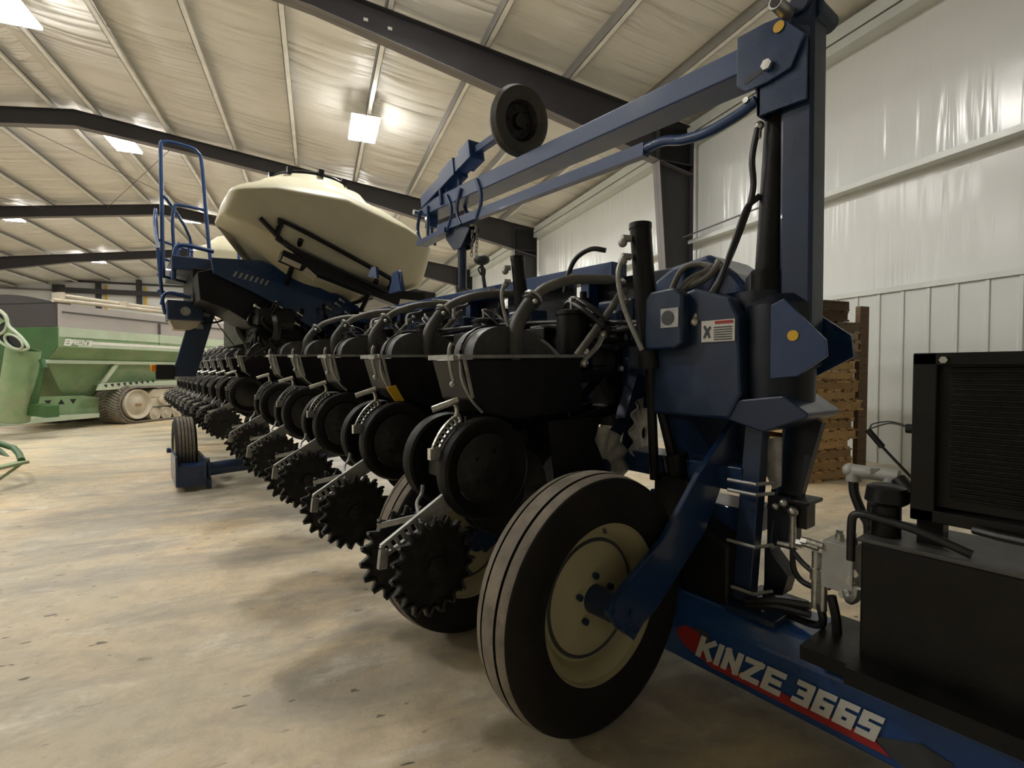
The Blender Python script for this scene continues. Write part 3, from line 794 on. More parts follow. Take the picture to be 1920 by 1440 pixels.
# marker beam folded back along the bar
bm = nb(); bar(bm, (2.02, 1.03, 2.51), (2.02, 3.72, 2.60), .17, .10, (0, 0, 1)); box(bm, 1.955, 2.035, 3.62, 3.70, 2.45, 2.6)
mk = P('marker_beam', bm, 'rail', bevel=.006)
bm = nb(); tube(bm, [(1.95, .98, 2.335), (1.95, 1.05, 2.31), (1.95, 1.18, 2.29), (1.95, 1.30, 2.30), (1.95, 1.40, 2.33), (1.95, 1.50, 2.33), (1.95, 1.55, 2.325)], .022, 10, 5)
bar(bm, (1.95, 1.50, 2.325), (1.95, 3.45, 2.385), .045, .06)
P('lower_marker_link', bm, 'rail', True)
bm = nb()
for y, dy, x in ((3.72, .05, 1.93), (3.60, .0, 1.93), (3.30, -.06, 1.93), (3.10, .05, 1.93), (2.90, -.05, 1.93), (3.72, .05, 2.06), (3.30, -.06, 2.06)):
    tube(bm, [(x, y, 2.60), (x, y+dy, 2.50), (x, y+dy, 2.42), (x, y, 2.34)], .014, 8, 3)
bar(bm, (1.95, 3.75, 2.33), (1.95, 3.3, 2.345), .09, .035)
tube(bm, [(1.93, 3.40, 2.72), (1.93, 3.38, 2.56)], .018, 8, 1)
osplit('lattice_bar', bm, 'rail', PL, True)
bm = nb(); cyl(bm, (1.88, 3.75, 2.58), (2.08, 3.75, 2.58), .02); P('marker_pin', bm, 'silver', True)
E0 = Vector((1.98, 3.72, 2.66)); E1 = Vector((1.94, 2.95, 2.80))
bm = nb(); bar(bm, E0, E0.lerp(E1, .9), .10, .10); bar(bm, E0.lerp(E1, .85), E0.lerp(E1, 1.05), .12, .13)
bar(bm, E0.lerp(E1, 1.0), (1.985, 2.56, 2.85), .05, .05); bar(bm, E0.lerp(E1, .45), E0.lerp(E1, .75), .12, .13)
tube(bm, [E0.lerp(E1, .5)+Vector((0, 0, -.02)), E0.lerp(E1, .52)+Vector((0, .02, -.10)), E0.lerp(E1, .50)+Vector((0, 0, -.18))], .02, 8, 3)
tube(bm, [E0.lerp(E1, .72)+Vector((0, 0, -.02)), E0.lerp(E1, .70)+Vector((0, -.03, -.12)), E0.lerp(E1, .66)+Vector((0, 0, -.22))], .02, 8, 3)
P('marker_arm', bm, 'rail', bevel=.005)
dc = Vector((1.985, 2.5, 2.855))
mrot = Matrix.Rotation(radians(-4), 3, 'Z') @ Matrix.Rotation(radians(12), 3, 'X')
bm = nb(); lathe(bm, [(.12, -.03), (.14, -.048), (.17, -.052), (.195, -.04), (.21, 0), (.195, .04), (.165, .05), (.10, .03)], dc, mrot, 40)
mw = P('marker_wheel', bm, 'mtyre', True)
bm = nb(); lathe(bm, [(.001, -.025), (.04, -.025), (.05, .005), (.10, .008), (.125, -.025), (.128, .02), (.001, .03)], dc, mrot, 32)
for k in range(6): bolt(bm, dc+mrot @ Vector((.075*cos(k*pi/3), .006, .075*sin(k*pi/3))), mrot @ Vector((0, -1, 0)), .007, .01)
obj('wheel_disc', bm, 'cast', mw, True)
# rest post with gusset, chain and round cap
bm = nb(); cyl(bm, (2.0, 3.2, 1.90), (2.0, 3.2, 2.22), .032, .034, 20)
prism(bm, [(3.36, 2.33), (3.05, 2.33), (3.04, 2.30), (3.15, 2.19), (3.25, 2.19), (3.36, 2.29)], YZ, 1.955, 1.967); prism(bm, [(3.36, 2.33), (3.05, 2.33), (3.04, 2.30), (3.15, 2.19), (3.25, 2.19), (3.36, 2.29)], YZ, 2.035, 2.047)
box(bm, 1.955, 2.047, 3.05, 3.36, 2.325, 2.335)
P('rest_post', bm, 'navy', True)
bm = nb()
for (cx, cy) in ((1.97, 3.02), (1.99, 2.99)):
    for i in range(6):
        z = 2.27-.03*i; q = []
        for k in range(9):
            a = 2*pi*k/8; w = Vector((.009*cos(a), 0, .021*sin(a))) if i % 2 else Vector((0, .009*cos(a), .021*sin(a)))
            q.append(Vector((cx+.004*sin(i), cy, z))+w)
        tube(bm, q, .0032, 5, 1)
tube(bm, [(1.97, 3.08, 2.32), (1.97, 3.0, 2.325), (1.98, 2.98, 2.30), (1.98, 3.0, 2.27)], .009, 6, 4)
P('chain', bm, 'chain', True)
bm = nb(); ball(bm, (2.08, 3.06, 2.10), .06, 1, 1, .62); cyl(bm, (2.08, 3.06, 2.06), (2.1, 3.05, 1.9), .014)
for s in (-1, 1): tube(bm, [(2.08, 3.06, 2.06), (2.08+.03*s, 3.06, 2.03), (2.09+.015*s, 3.06, 1.99)], .006, 6, 3)
P('receiver_dome', bm, 'decalgrey', True)
# long mast cylinder with hoses
bm = nb(); cyl(bm, (2.0, .955, 1.55), (2.05, .94, 2.30), .050, .050, 26); cyl(bm, (1.995, .955, 1.50), (2.0, .955, 1.68), .058, .058, 26)
P('mast_cylinder', bm, 'gauge', True)
bm = nb(); tube(bm, [(1.98, .99, 2.24), (1.96, 1.0, 2.12), (1.97, 1.0, 2.0), (1.96, 1.04, 1.86), (1.94, 1.10, 1.70), (1.90, 1.16, 1.57), (1.87, 1.19, 1.52)], .012, 8, 6)
tube(bm, [(1.995, .985, 1.98), (1.96, 1.02, 1.93), (1.94, 1.06, 1.80), (1.92, 1.11, 1.64), (1.88, 1.15, 1.53)], .012, 8, 6)
P('mast_hose', bm, 'hblack', True)
bm = nb(); ball(bm, (1.985, .985, 2.25), .018); cyl(bm, (1.985, .985, 2.25), (1.98, .985, 2.20), .01); cyl(bm, (1.88, 1.17, 1.54), (1.865, 1.185, 1.50), .014); ball(bm, (1.86, 1.18, 1.49), .02)
osplit('hose_end', bm, 'silver', PL, True)

# ---- tongue with its lettering
bm = nb()
prism(bm, [(1.80, .10), (2.10, .10), (2.10, .36), (1.86, .36), (1.80, .30)], lambda u, v, t: (u, t, v), -1.6, 2.4)
tg = P('tongue', bm, 'tblue', bevel=.012)
bm = nb(); prism(bm, [(1.17, .165), (1.205, .195), (1.205, .225), (1.17, .25), (1.11, .245), (1.07, .165), (.52, .165), (.47, .13), (1.05, .13)], YZ, 1.7965, 1.7995)
obj('lettering_band', bm, 'red', tg)
bm = nb(); prism(bm, [(.52, .17), (.40, .215), (.33, .20), (.36, .14), (.445, .12)], YZ, 1.7966, 1.7996); prism(bm, [(1.13, .262), (1.07, .262), (1.05, .20), (1.10, .21)], YZ, 1.7966, 1.7996)
osplit('lettering_shade', bm, 'decalgrey', tg)
letters('KINZE', 1.122, .148, .092, .071, lambda u, v, t: (1.7955-t, u, v), -1, 'white', tg)
letters('3665', .758, .156, .087, .0585, lambda u, v, t: (1.7955-t, u, v), -1, 'white', tg)
bm = nb()
for y in (.66, .50, .36, .24): bolt(bm, (1.85, y, .36), (-.3, 0, 1), .018, .02)
osplit('tongue_bolt', bm, 'silver', PL, True)
bm = nb(); box(bm, 1.83, 2.12, .83, 1.02, .36, .385); bar(bm, (1.92, .99, .385), (2.02, .99, 1.12), .06, .075, (0, 1, 0)); bar(bm, (2.04, .95, .385), (2.10, .90, 1.14), .012, .09, (1, 0, 0))
bm2 = bm; P('tongue_stand', bm2, 'navy', bevel=.004)
bm = nb()
for z in (.44, .62, .82, .86): tube(bm, [(1.88, 1.04, z), (1.88, .93, z), (1.96, .90, z)], .007, 6, 1)
osplit('band_clamp', bm, 'dull', PL, True)
bm = nb(); prism(bm, [(1.02, .36), (1.34, .36), (1.34, .56), (1.30, .63), (1.16, .66), (1.02, .60)], YZ, 1.86, 2.10)
P('battery_box', bm, 'blackplastic', bevel=.015)
# coupler parts behind the tongue stand
bm = nb(); bar(bm, (2.08, .92, .72), (2.14, .85, 1.10), .11, .04, (1, 0, 0)); box(bm, 2.02, 2.1, .855, .95, .60, .80)
prism(bm, [(.95, .60), (.86, .50), (.88, .42), (.95, .40)], YZ, 2.0, 2.08)
P('jack_bracket', bm, 'drum')
bm = nb(); box(bm, 2.02, 2.10, .805, .85, .69, .79); box(bm, 2.0, 2.13, .79, .865, .785, .80); P('coupler_block', bm, 'decalblack', bevel=.004)
bm = nb(); cyl(bm, (2.0, .845, .75), (2.0, .845, .62), .012); ball(bm, (2.0, .845, .755), .02); cyl(bm, (2.0, .90, .62), (2.01, .83, .62), .01)
ball(bm, (2.0, .88, .78), .016); ball(bm, (2.0, .91, .76), .014)
P('brass_fittings', bm, 'silver', True)
bm = nb(); tube(bm, [(2.0, .845, .62), (2.0, .84, .54), (2.0, .81, .50), (1.98, .75, .50), (1.95, .70, .53)], .011, 8, 6); tube(bm, [(2.0, .84, .60), (1.99, .80, .57), (1.97, .74, .55), (1.95, .68, .545)], .010, 8, 6)
P('coupler_hose', bm, 'hblack', True)
bm = nb(); prism(bm, [(.96, 1.02), (.90, 1.03), (.90, .84), (.93, .82), (.96, .88)], YZ, 2.02, 2.03); P('dusty_plate', bm, 'dull')
bm = nb(); rnd = random.Random(2)
for i in range(18):
    z = 1.12-.023*i; q = []
    for k in range(7):
        a = 2*pi*k/6; q.append(Vector((2.13, .872-.0*i, z))+(Vector((.008*cos(a), 0, .016*sin(a))) if i % 2 else Vector((0, .008*cos(a), .016*sin(a)))))
    tube(bm, q, .0028, 5, 1)
P('safety_chain', bm, 'tan', True)

# ---- oil reservoir, filler, cooler, manifold
bm = nb(); box(bm, 1.75, 2.04, -.9, .545, .42, .775); P('reservoir_skirt', bm, 'black', bevel=.006)
bm = nb(); bar(bm, (1.80, .55, .40), (1.80, -.9, .40), .3, .05); box(bm, 1.72, 2.05, .30, .70, .355, .40); P('reservoir_tray', bm, 'black')
bm = nb(); box(bm, 1.743, 2.05, -.9, .552, .775, .788); P('reservoir_lid', bm, 'hoppergrey', bevel=.003)
bm = nb(); lathe(bm, [(.038, 0), (.038, .095), (.046, .10), (.056, .108), (.05, .15), (.035, .158), (.001, .158)], (1.83, .505, .786), 'z', 30)
P('filler_neck', bm, 'blackplastic', True)
bm = nb()
box(bm, 1.83, 1.90, -.9, .435, .90, 1.335)
for z in range(26): box(bm, 1.822, 1.83, -.9, .36, .93+z*.0145, .937+z*.0145)
box(bm, 1.80, 1.91, .385, .44, .86, 1.34); box(bm, 1.80, 1.91, -.9, .44, 1.305, 1.34); box(bm, 1.80, 1.91, -.9, .44, .86, .895)
P('oil_cooler', bm, 'black', bevel=.006)
bm = nb(); bolt(bm, (1.80, .37, 1.32), (-1, 0, 0), .010, .012); P('cooler_bolt', bm, 'silver', True)
bm = nb()
for x, y, z in ((1.86, .40, .83), (1.86, -.3, .83)): box(bm, x-.03, x+.03, y-.03, y+.03, .78, .88)
osplit('cooler_foot', bm, 'black', PL)
bm = nb(); tube(bm, [(1.78, .30, .80), (1.78, .42, .835), (1.78, .50, .845), (1.78, .55, .85), (1.78, .575, .84), (1.78, .58, .80), (1.78, .58, .70)], .012, 10, 5)
tube(bm, [(1.90, -.9, .93), (1.90, .40, .905), (1.90, .51, .89), (1.90, .555, .885), (1.90, .565, .86), (1.90, .565, .79)], .011, 10, 5)
tube(bm, [(1.72, -.9, .862), (1.76, .1, .862), (1.80, .30, .862)], .012, 8, 2)
P('oil_line', bm, 'hblack', True)
bm = nb(); cyl(bm, (1.93, .64, .955), (1.93, .50, .955), .022); cyl(bm, (1.93, .57, .955), (1.93, .57, .975), .026, .026, 8); cyl(bm, (1.93, .52, .95), (1.93, .52, .885), .024, .018)
cyl(bm, (1.93, .625, .955), (1.93, .625, .92), .022); ball(bm, (1.93, .635, .955), .024)
P('steel_elbow', bm, 'alu', True)
bm = nb(); tube(bm, [(1.93, .625, .93), (1.93, .622, .88), (1.93, .60, .82), (1.93, .58, .78), (1.93, .58, .70)], .015, 10, 5); tube(bm, [(1.92, .50, .95), (1.90, .45, .90), (1.88, .42, .87)], .022, 10, 3)
P('return_hose', bm, 'hblack', True)
bm = nb(); tube(bm, [(1.84, .445, 1.12), (1.84, .50, 1.135), (1.84, .545, 1.125), (1.84, .555, 1.11)], .0025, 5, 6); tube(bm, [(1.84, .445, 1.117), (1.84, .50, 1.130), (1.84, .552, 1.11)], .0025, 5, 6)
P('sensor_wire', bm, 'decalgrey', True)
bm = nb(); cyl(bm, (1.84, .560, 1.105), (1.84, .52, 1.055), .009); cyl(bm, (1.84, .435, 1.118), (1.84, .462, 1.118), .014); cyl(bm, (1.84, .52, 1.055), (1.84, .44, .965), .004)
P('sensor_plug', bm, 'decalblack', True)
bm = nb(); box(bm, 1.88, 1.97, .605, .70, .55, .71); box(bm, 1.86, 1.88, .60, .61, .57, .70)
mf = P('valve_block', bm, 'alu', bevel=.003)
bm = nb()
for y, z in ((.715, .69), (.73, .68)): cyl(bm, (1.88, y-.02, z), (1.88, y+.03, z+.004), .012); bolt(bm, (1.88, y+.03, z), (0, 1, 0), .015, .02)
for y in (.62, .66): cyl(bm, (1.92, y, .71), (1.92, y, .735), .014); bolt(bm, (1.92, y, .735), (0, 0, 1), .011, .012)
for y in (.725, .70): cyl(bm, (1.90, y, .66), (1.90, y, .46), .013); cyl(bm, (1.90, y, .56), (1.90, y, .60), .018)
for y, z in ((.61, .60), (.63, .55), (.60, .63)): bolt(bm, (1.88, y, z), (-1, 0, 0), .014, .014)
tube(bm, [(1.87, .62, .56), (1.84, .60, .55), (1.83, .58, .57), (1.83, .575, .60)], .014, 8, 4)
P('valve_fittings', bm, 'silver', True)
bm = nb(); tube(bm, [(1.90, .71, .48), (1.90, .70, .42), (1.92, .74, .39), (1.95, .85, .38)], .014, 8, 5); tube(bm, [(1.90, .675, .52), (1.90, .66, .45), (1.90, .655, .38), (1.9, .65, .34)], .016, 8, 5)
tube(bm, [(1.88, .96, .40), (1.89, .85, .44), (1.90, .74, .46)], .014, 8, 5); tube(bm, [(1.88, .96, .38), (1.89, .85, .42), (1.90, .74, .43)], .014, 8, 5)
P('valve_hose', bm, 'hblack', True)

# ---- field wheels and their arms
def tyrewheel(name, c, R, w, rimR, ribs, disc=-.01):
    x, y, z = c
    bm = nb(); h = w/2
    prof = [(rimR, -h*.80), (rimR+.02, -h*.93), ((R+rimR)/2, -h*1.04), (R-.045, -h*.98), (R-.018, -h*.86)]; mi = [0]*5
    n = ribs; 
    eb = [-h*.84, -h*.36, h*.40, h*.84]
    for i in range(3):
        a, b = eb[i], eb[i+1]; g = .011
        crown = lambda q: R-.020*(q/h)**2
        prof += [(crown(a+g/2), a+g/2), (crown((a+b)/2), (a+b)/2), (crown(b-g/2), b-g/2), (crown(b)-.020, b-g/2+.001), (crown(b)-.020, b+g/2-.001)]
    prof += [(R-.018, h*.86), (R-.045, h*.98), ((R+rimR)/2, h*1.04), (rimR+.02, h*.93), (rimR, h*.80)]
    mi = []
    for (r0, h0), (r1, h1) in zip(prof, prof[1:]):
        mi.append(1 if min(r0, r1) > R-.022 and abs(h1-h0) > .012 else 0)
    lathe(bm, prof, c, 'y', 96, None, mi)
    t = P(name, bm, ['rubber', 'tread'], True)
    bm = nb(); q = rimR
    lathe(bm, [(q+.012, -h*.86), (q+.014, -h*.80), (q-.004, -h*.76), (q-.010, -h*.60), (q-.030, -h*.50), (q-.045, -h*.25), (q-.056, disc+.006), (q-.075, disc), (.05, disc-.012), (.001, disc-.012)], c, 'y', 96)
    lathe(bm, [(q+.012, h*.86), (q-.004, h*.76), (q-.03, h*.3), (q-.055, .02)], c, 'y', 96)
    r = obj('rim', bm, 'cream', t, True)
    bm = nb(); lathe(bm, [(q-.068, disc+.002), (q-.074, disc-.0075), (q-.082, disc-.001)], c, 'y', 96); 
    cyl(bm, (x+.02, y-h*.50, z+q-.026), (x+.02, y-h*.62, z+q-.040), .006)
    obj('weld_seam', bm, 'decalgrey', t, True)
    bm = nb(); lathe(bm, [(.001, -.125), (.042, -.125), (.05, -.118), (.052, disc-.012)], c, 'y', 28)
    for k in range(5):
        a = 2*pi*k/5+.3; bolt(bm, (x+.085*cos(a), y+disc-.012, z+.085*sin(a)), (0, -1, 0), .012, .016)
    obj('hub', bm, 'navy', t, True)
    return t
tyrewheel('field_wheel', (1.34, 1.27, .46), .46, .19, .285, 4)
tyrewheel('field_wheel', (1.345, 2.13, .46), .46, .19, .285, 4)
bm = nb()
prism(bm, [(1.39, 0.35), (1.54, 0.41), (1.86, 0.64), (2.06, 0.92), (2.41, 1.11), (2.16, 1.14), (1.81, 0.88), (1.58, 0.66), (1.37, 0.55), (1.27, 0.48), (1.33, 0.4)], XZ, 1.12, 1.145)
fa = P('wheel_arm', bm, 'blue', bevel=.004)
bm = nb(); prism(bm, [(1.345, .39), (1.395, .345), (1.46, .40), (1.49, .45), (1.37, .56), (1.30, .51), (1.29, .46)], XZ, 1.110, 1.121); bolt(bm, (1.38, 1.110, .45), (0, -1, 0), .014, .008)
obj('arm_pad', bm, 'blue', fa)
bm = nb(); bar(bm, (1.62, 2.0, .60), (2.10, 2.0, 1.10), .03, .14, (0, 0, 1)); bar(bm, (1.34, 2.0, .46), (1.64, 2.0, .62), .03, .12, (0, 0, 1))
P('wheel_arm', bm, 'navy')
bm = nb(); box(bm, 1.95, 2.14, 1.02, 1.75, .80, .90); box(bm, 2.0, 2.2, 1.0, 1.5, .62, .72); P('axle_beam', bm, 'blue', bevel=.006)
bm = nb()
for y in (1.62, 1.98, 2.5): hexa(bm, [(1.92, y, .86), (2.14, y+.03, .80), (2.14, y+.04, .80), (1.92, y+.01, .86), (1.98, y, 1.05), (2.20, y+.03, 1.08), (2.20, y+.04, 1.08), (1.98, y+.01, 1.05)])
box(bm, 2.12, 2.2, 1.05, 1.5, .85, 1.12)
osplit('shield_plate', bm, 'navy', PL)

def coulter(c, tilt):
    bm = nb(); rings = []; rm = Matrix.Rotation(tilt, 3, 'Z')
    for j, r in enumerate((.03, .08, .12, .16, .19)):
        amp = .0 if r < .1 else .014*(r-.08)/.11
        rings.append([bm.verts.new(Vector(c)+rm @ Vector((r*cos(2*pi*i/96), amp*sin(13*2*pi*i/96), r*sin(2*pi*i/96)))) for i in range(96)])
    for a, b in zip(rings, rings[1:]):
        for i in range(96): bm.faces.new((a[i], a[(i+1) % 96], b[(i+1) % 96], b[i]))
    o = P('fluted_coulter', bm, 'flutes', True); sd = o.modifiers.new('t', 'SOLIDIFY'); sd.thickness = .005; sd.offset = 0
coulter((2.42, 1.30, .98), .5)
coulter((2.30, 1.95, .95), .2)
coulter((2.10, 1.62, .97), .35)
# ---- transport wheels on their cross tube at the far end
def trwheel(x, y):
    c = Vector((x, y, .375)); bm = nb(); h = .10; R = .375
    prof = [(.20, -.085), (.22, -h), (.33, -h*1.04), (.36, -.085)]
    for i in range(5):
        a = -.082+.0328*i; prof += [(R-.6*a*a, a+.004), (R-.6*a*a, a+.029), (R-.016, a+.030), (R-.016, a+.036)]
    prof += [(.36, .085), (.33, h*1.04), (.22, h), (.20, .085)]
    mi = [1 if abs(q[1]-p[1]) > .02 and p[0] > .36 else 0 for p, q in zip(prof, prof[1:])]
    lathe(bm, prof, c, 'x', 64, None, mi)
    t = P('transport_wheel', bm, ['rubber', 'tread'], True)
    bm = nb(); lathe(bm, [(.001, -.03), (.15, -.03), (.17, -.07), (.205, -.088), (.205, .088), (.17, .07), (.001, .05)], c, 'x', 40)
    obj('rim', bm, 'cream', t, True)
trwheel(.53, 6.95); trwheel(1.36, 7.3)
bm = nb(); box(bm, .42, .68, 6.33, 6.60, .05, .27); box(bm, .40, .425, 6.30, 7.0, .06, .38); box(bm, .66, .685, 6.32, 7.0, .10, .34)
cyl(bm, (.40, 6.95, .375), (.36, 6.95, .375), .03)
P('wheel_fork', bm, 'blue', bevel=.006)
bm = nb(); cyl(bm, (.66, 6.42, .20), (2.2, 6.42, .27), .075, .075, 28); cyl(bm, (.70, 6.42, .20), (.72, 6.42, .20), .13, .13, 28); cyl(bm, (1.20, 6.42, .22), (1.24, 6.42, .225), .12, .12, 28)
bm2 = bm; box(bm2, .69, .73, 6.34, 6.44, .0, .12)
P('axle_tube', bm2, 'navy', True)

# ---- seed tank on its cradle
def tank(name, ox, oy):
    rings = []
    # (z offset fn, plan half-size scale)
    def ring(x0, x1, y0, y1, zf, n=10, p=4.):
        vs = []
        for i in range(48):
            a = 2*pi*i/48; cu, su = cos(a), sin(a)
            u = copysign(abs(cu)**(2/p), cu); v = copysign(abs(su)**(2/p), su)
            x = (x0+x1)/2+u*(x1-x0)/2; y = (y0+y1)/2+v*(y1-y0)/2
            if p > 4.5: y = 5.3+(y-5.3)*(.30+.70*min(1, max(0, x-.78)/.75))
            vs.append((ox+x, oy+y, zf((x-x0)/(x1-x0))))
        return vs
    bl = lambda t, P: next(P[i][1]+(P[i+1][1]-P[i][1])*(t-P[i][0])/(P[i+1][0]-P[i][0]) for i in range(len(P)-1) if t <= P[i+1][0]+1e-6)
    rz = [(0, 2.97), (.2, 3.06), (.42, 3.09), (.6, 3.04), (.8, 2.90), (1, 2.72)]        # the sharp ridge round the widest part
    lowz = [(0, 2.76), (.2, 2.58), (.4, 2.40), (.58, 2.29), (.85, 2.26), (1, 2.32)]
    def lv(x0, x1, y0, y1, k, dz=0, p=9): return ring(x0, x1, y0, y1, lambda t: bl(t, lowz)*(1-k)+bl(t, rz)*k+dz*(.45+.55*min(1, t/.35)), p=p)
    L = [ring(1.60, 2.55, 6.0, 7.0, lambda t: 2.16, p=4), lv(.95, 2.80, 5.65, 7.3, 0, -.03), lv(.74, 2.90, 5.45, 7.5, 0), lv(.735, 2.93, 5.41, 7.55, .12), lv(.77, 2.975, 5.34, 7.65, .65), lv(.79, 2.99, 5.31, 7.69, .95), lv(.795, 2.99, 5.30, 7.70, 1.0, .01),
         lv(.80, 2.98, 5.31, 7.69, 1.0, .04), lv(.82, 2.93, 5.40, 7.6, 1.0, .12), lv(.87, 2.85, 5.60, 7.4, 1.0, .24, 7), lv(.98, 2.66, 5.9, 7.2, 1.0, .38, 5), ring(1.26, 2.44, 6.0, 7.05, lambda t: 3.47, p=3),
         ring(1.38, 2.32, 6.03, 6.97, lambda t: 3.50, p=2), ring(1.40, 2.30, 6.05, 6.95, lambda t: 3.56, p=2)]
    bm = nb(); R = [[bm.verts.new(p) for p in l] for l in L]
    for a, b in zip(R, R[1:]):
        for i in range(48): j = (i+1) % 48; bm.faces.new((a[i], a[j], b[j], b[i]))
    bm.faces.new(R[0][::-1]); bm.faces.new(R[-1])
    if oy: bm.transform(Matrix.Translation((0, 0, .1)))
    t = P(name, bm, 'poly', True)
    t.modifiers.clear()
    bm = nb(); lathe(bm, [(.40, 0), (.44, 0), (.44, .03), (.41, .055), (.40, .03)], (ox+1.85, oy+6.5, 3.56), 'z', 48)
    for k in range(8): a = k*pi/4; box(bm, ox+1.85+.44*cos(a)-.03, ox+1.85+.44*cos(a)+.03, oy+6.5+.44*sin(a)-.03, oy+6.5+.44*sin(a)+.03, 3.56, 3.635)
    obj('lid_ring', bm, 'black', t, True)
    bm = nb(); lathe(bm, [(.40, 0), (.38, .03), (.2, .075), (.001, .085)], (ox+1.85, oy+6.5, 3.56), 'z', 48); obj('lid', bm, 'poly', t, True)
    return t
tank('seed_tank', 0, 0)
tank('seed_tank', 0, 3.6)
bm = nb()
loop = [(1.20, 2.60), (1.24, 2.70), (1.33, 2.73), (2.34, 2.33), (2.40, 2.27), (2.37, 2.20), (2.28, 2.18), (1.43, 2.47), (1.26, 2.55)]
tube(bm, [(x, 5.34, z+.02) for x, z in loop], .026, 12, 5)
tube(bm, [(1.20, 5.36, 2.60), (1.5, 5.36, 2.44), (2.30, 5.36, 2.14)], .026, 12, 3)
for t in (.12, .88):
    x = 1.3+1.05*t; z = 2.66-.42*t; tube(bm, [(x, 5.34, z), (x, 6.0, z-.40)], .028, 8, 1)
bar(bm, (1.05, 5.34, 2.76), (1.25, 5.36, 2.58), .06, .03); bar(bm, (1.25, 5.42, 2.44), (2.5, 5.42, 2.08), .14, .10)
box(bm, 2.3, 2.85, 5.4, 7.4, 2.12, 2.22)
P('tank_cradle', bm, 'black', True)
bm = nb(); bar(bm, (1.25, 5.345, 2.40), (1.42, 5.345, 2.34), .02, .05); bar(bm, (1.46, 5.345, 2.32), (1.56, 5.345, 2.24), .02, .06)
osplit('wear_strip', bm, 'tan', PL)
# sloping side frame below the tank
bm = nb()
prism(bm, [(.71, 2.44), (1.18, 2.47), (1.56, 2.34), (2.04, 2.17), (2.36, 1.98), (2.3, 1.62), (1.79, 1.72), (1.13, 2.12), (.73, 2.29)], XZ, 5.92, 6.0)
P('side_frame', bm, 'blue', bevel=.004)
bm = nb()
prism(bm, [(.60, 2.30), (.92, 2.42), (1.25, 2.20), (1.65, 1.85), (2.30, 1.75), (2.30, 1.62), (1.5, 1.66), (1.12, 1.78), (.88, 1.93), (.62, 2.02)], XZ, 6.05, 6.9)
box(bm, 1.15, 2.3, 6.1, 8.4, 1.62, 2.1); box(bm, .6, .92, 6.5, 7.6, 2.05, 2.42)
P('under_tank_chassis', bm, 'black', bevel=.01)
bm = nb()
for i in range(7):
    x = .90+.05*i; prism(bm, [(x, 2.27-.010*i), (x+.022, 2.27-.010*i), (x+.05, 2.325-.010*i), (x+.028, 2.325-.010*i)], XZ, 5.914, 5.919)
P('slash_stripes', bm, 'dull')
bm = nb(); rnd = random.Random(11)
for i in range(46):
    p = Vector((rnd.uniform(1.0, 2.3), rnd.uniform(5.85, 6.0), rnd.uniform(1.55, 2.0)))
    d = Vector((rnd.uniform(-1, 1), rnd.uniform(-1, .3), rnd.uniform(-1, 1)))*.09
    tube(bm, [p, p+d, p+d*1.6+Vector((0, 0, -.08)), p+Vector((rnd.uniform(-.2, .2), 0, -.16))], rnd.uniform(.01, .018), 7, 3)
P('under_tank_hoses', bm, 'black', True)
bm = nb()
for x, z in ((1.32, 2.0), (1.53, 1.93), (1.85, 2.02), (1.95, 2.07), (2.06, 1.98), (1.10, 1.98), (2.0, 2.12), (1.5, 1.82)):
    ball(bm, (x, 5.88, z), .018); cyl(bm, (x, 5.88, z), (x+.05, 5.87, z-.03), .009)
osplit('bright_fitting', bm, 'silver', PL, True)
bm = nb(); lathe(bm, [(.08, -.2), (.12, -.18), (.12, .18), (.08, .2)], (1.30, 5.95, 1.86), 'x', 24, cap=True); lathe(bm, [(.13, -.04), (.15, 0), (.13, .04)], (1.28, 5.85, 1.75), 'x', 24)
P('fan_motor', bm, 'cast', True)
# steps, platform and guard rails
def rail(pts, r=.02, n=5): tube(bm, pts, r, 10, n)
bm = nb()
rail([(.36, 7.0, 2.35), (.36, 7.0, 3.2), (.36, 7.0, 3.82), (.39, 7.0, 3.89), (.46, 7.0, 3.91), (.65, 7.0, 3.90), (.72, 7.0, 3.86), (.755, 7.0, 3.76), (.79, 7.0, 3.2), (.83, 7.0, 2.60)], .021, 4)
rail([(.47, 7.0, 2.62), (.46, 7.0, 3.0), (.48, 7.0, 3.17), (.53, 7.0, 3.21), (.79, 7.0, 3.20)], .018, 4)
rail([(.36, 7.0, 3.30), (.44, 7.05, 3.22), (.68, 7.6, 2.98), (.69, 7.6, 2.45)], .018, 3)
rail([(.30, 7.0, 3.12), (.32, 7.0, 2.6), (.36, 7.0, 2.0), (.40, 7.0, 1.95)], .018, 3)
rail([(.30, 7.0, 3.12), (.28, 6.8, 2.9), (.30, 6.6, 2.6)], .014, 3)
for z in (2.78, 2.58, 2.38, 2.2): rail([(.31, 7.0, z), (.68, 7.3, z-.03)], .015, 1)
for x in (.52, .62): rail([(x, 7.1, 2.58), (x, 7.1, 2.80)], .012, 1)
rail([(.44, 6.7, 2.3), (.46, 6.7, 2.62), (.54, 6.7, 2.69), (.83, 6.7, 2.66)], .024, 4)
rail([(.33, 6.8, 2.02), (.36, 6.8, 2.14), (.45, 6.8, 2.16), (.62, 6.8, 2.12)], .018, 4)
P('ladder_rail', bm, 'rail', True)
bm = nb(); rail([(1.28, 7.9, 2.75), (1.28, 7.9, 3.2)], .02, 1); rail([(1.55, 7.9, 2.7), (1.55, 7.9, 3.18)], .02, 1); rail([(1.30, 7.9, 2.78), (1.55, 7.9, 3.05)], .016, 1)
P('guard_rail', bm, 'rail', True)
bm = nb(); box(bm, .42, .9, 6.6, 7.8, 2.40, 2.55); box(bm, .38, .72, 6.75, 7.15, 1.86, 2.08); P('step_platform', bm, 'navy', bevel=.01)
bm = nb(); prism(bm, [(.40, 1.86), (.70, 1.86), (.66, 1.79), (.60, 1.76), (.44, 1.76)], XZ, 6.8, 7.1); P('step_tread', bm, 'tan')
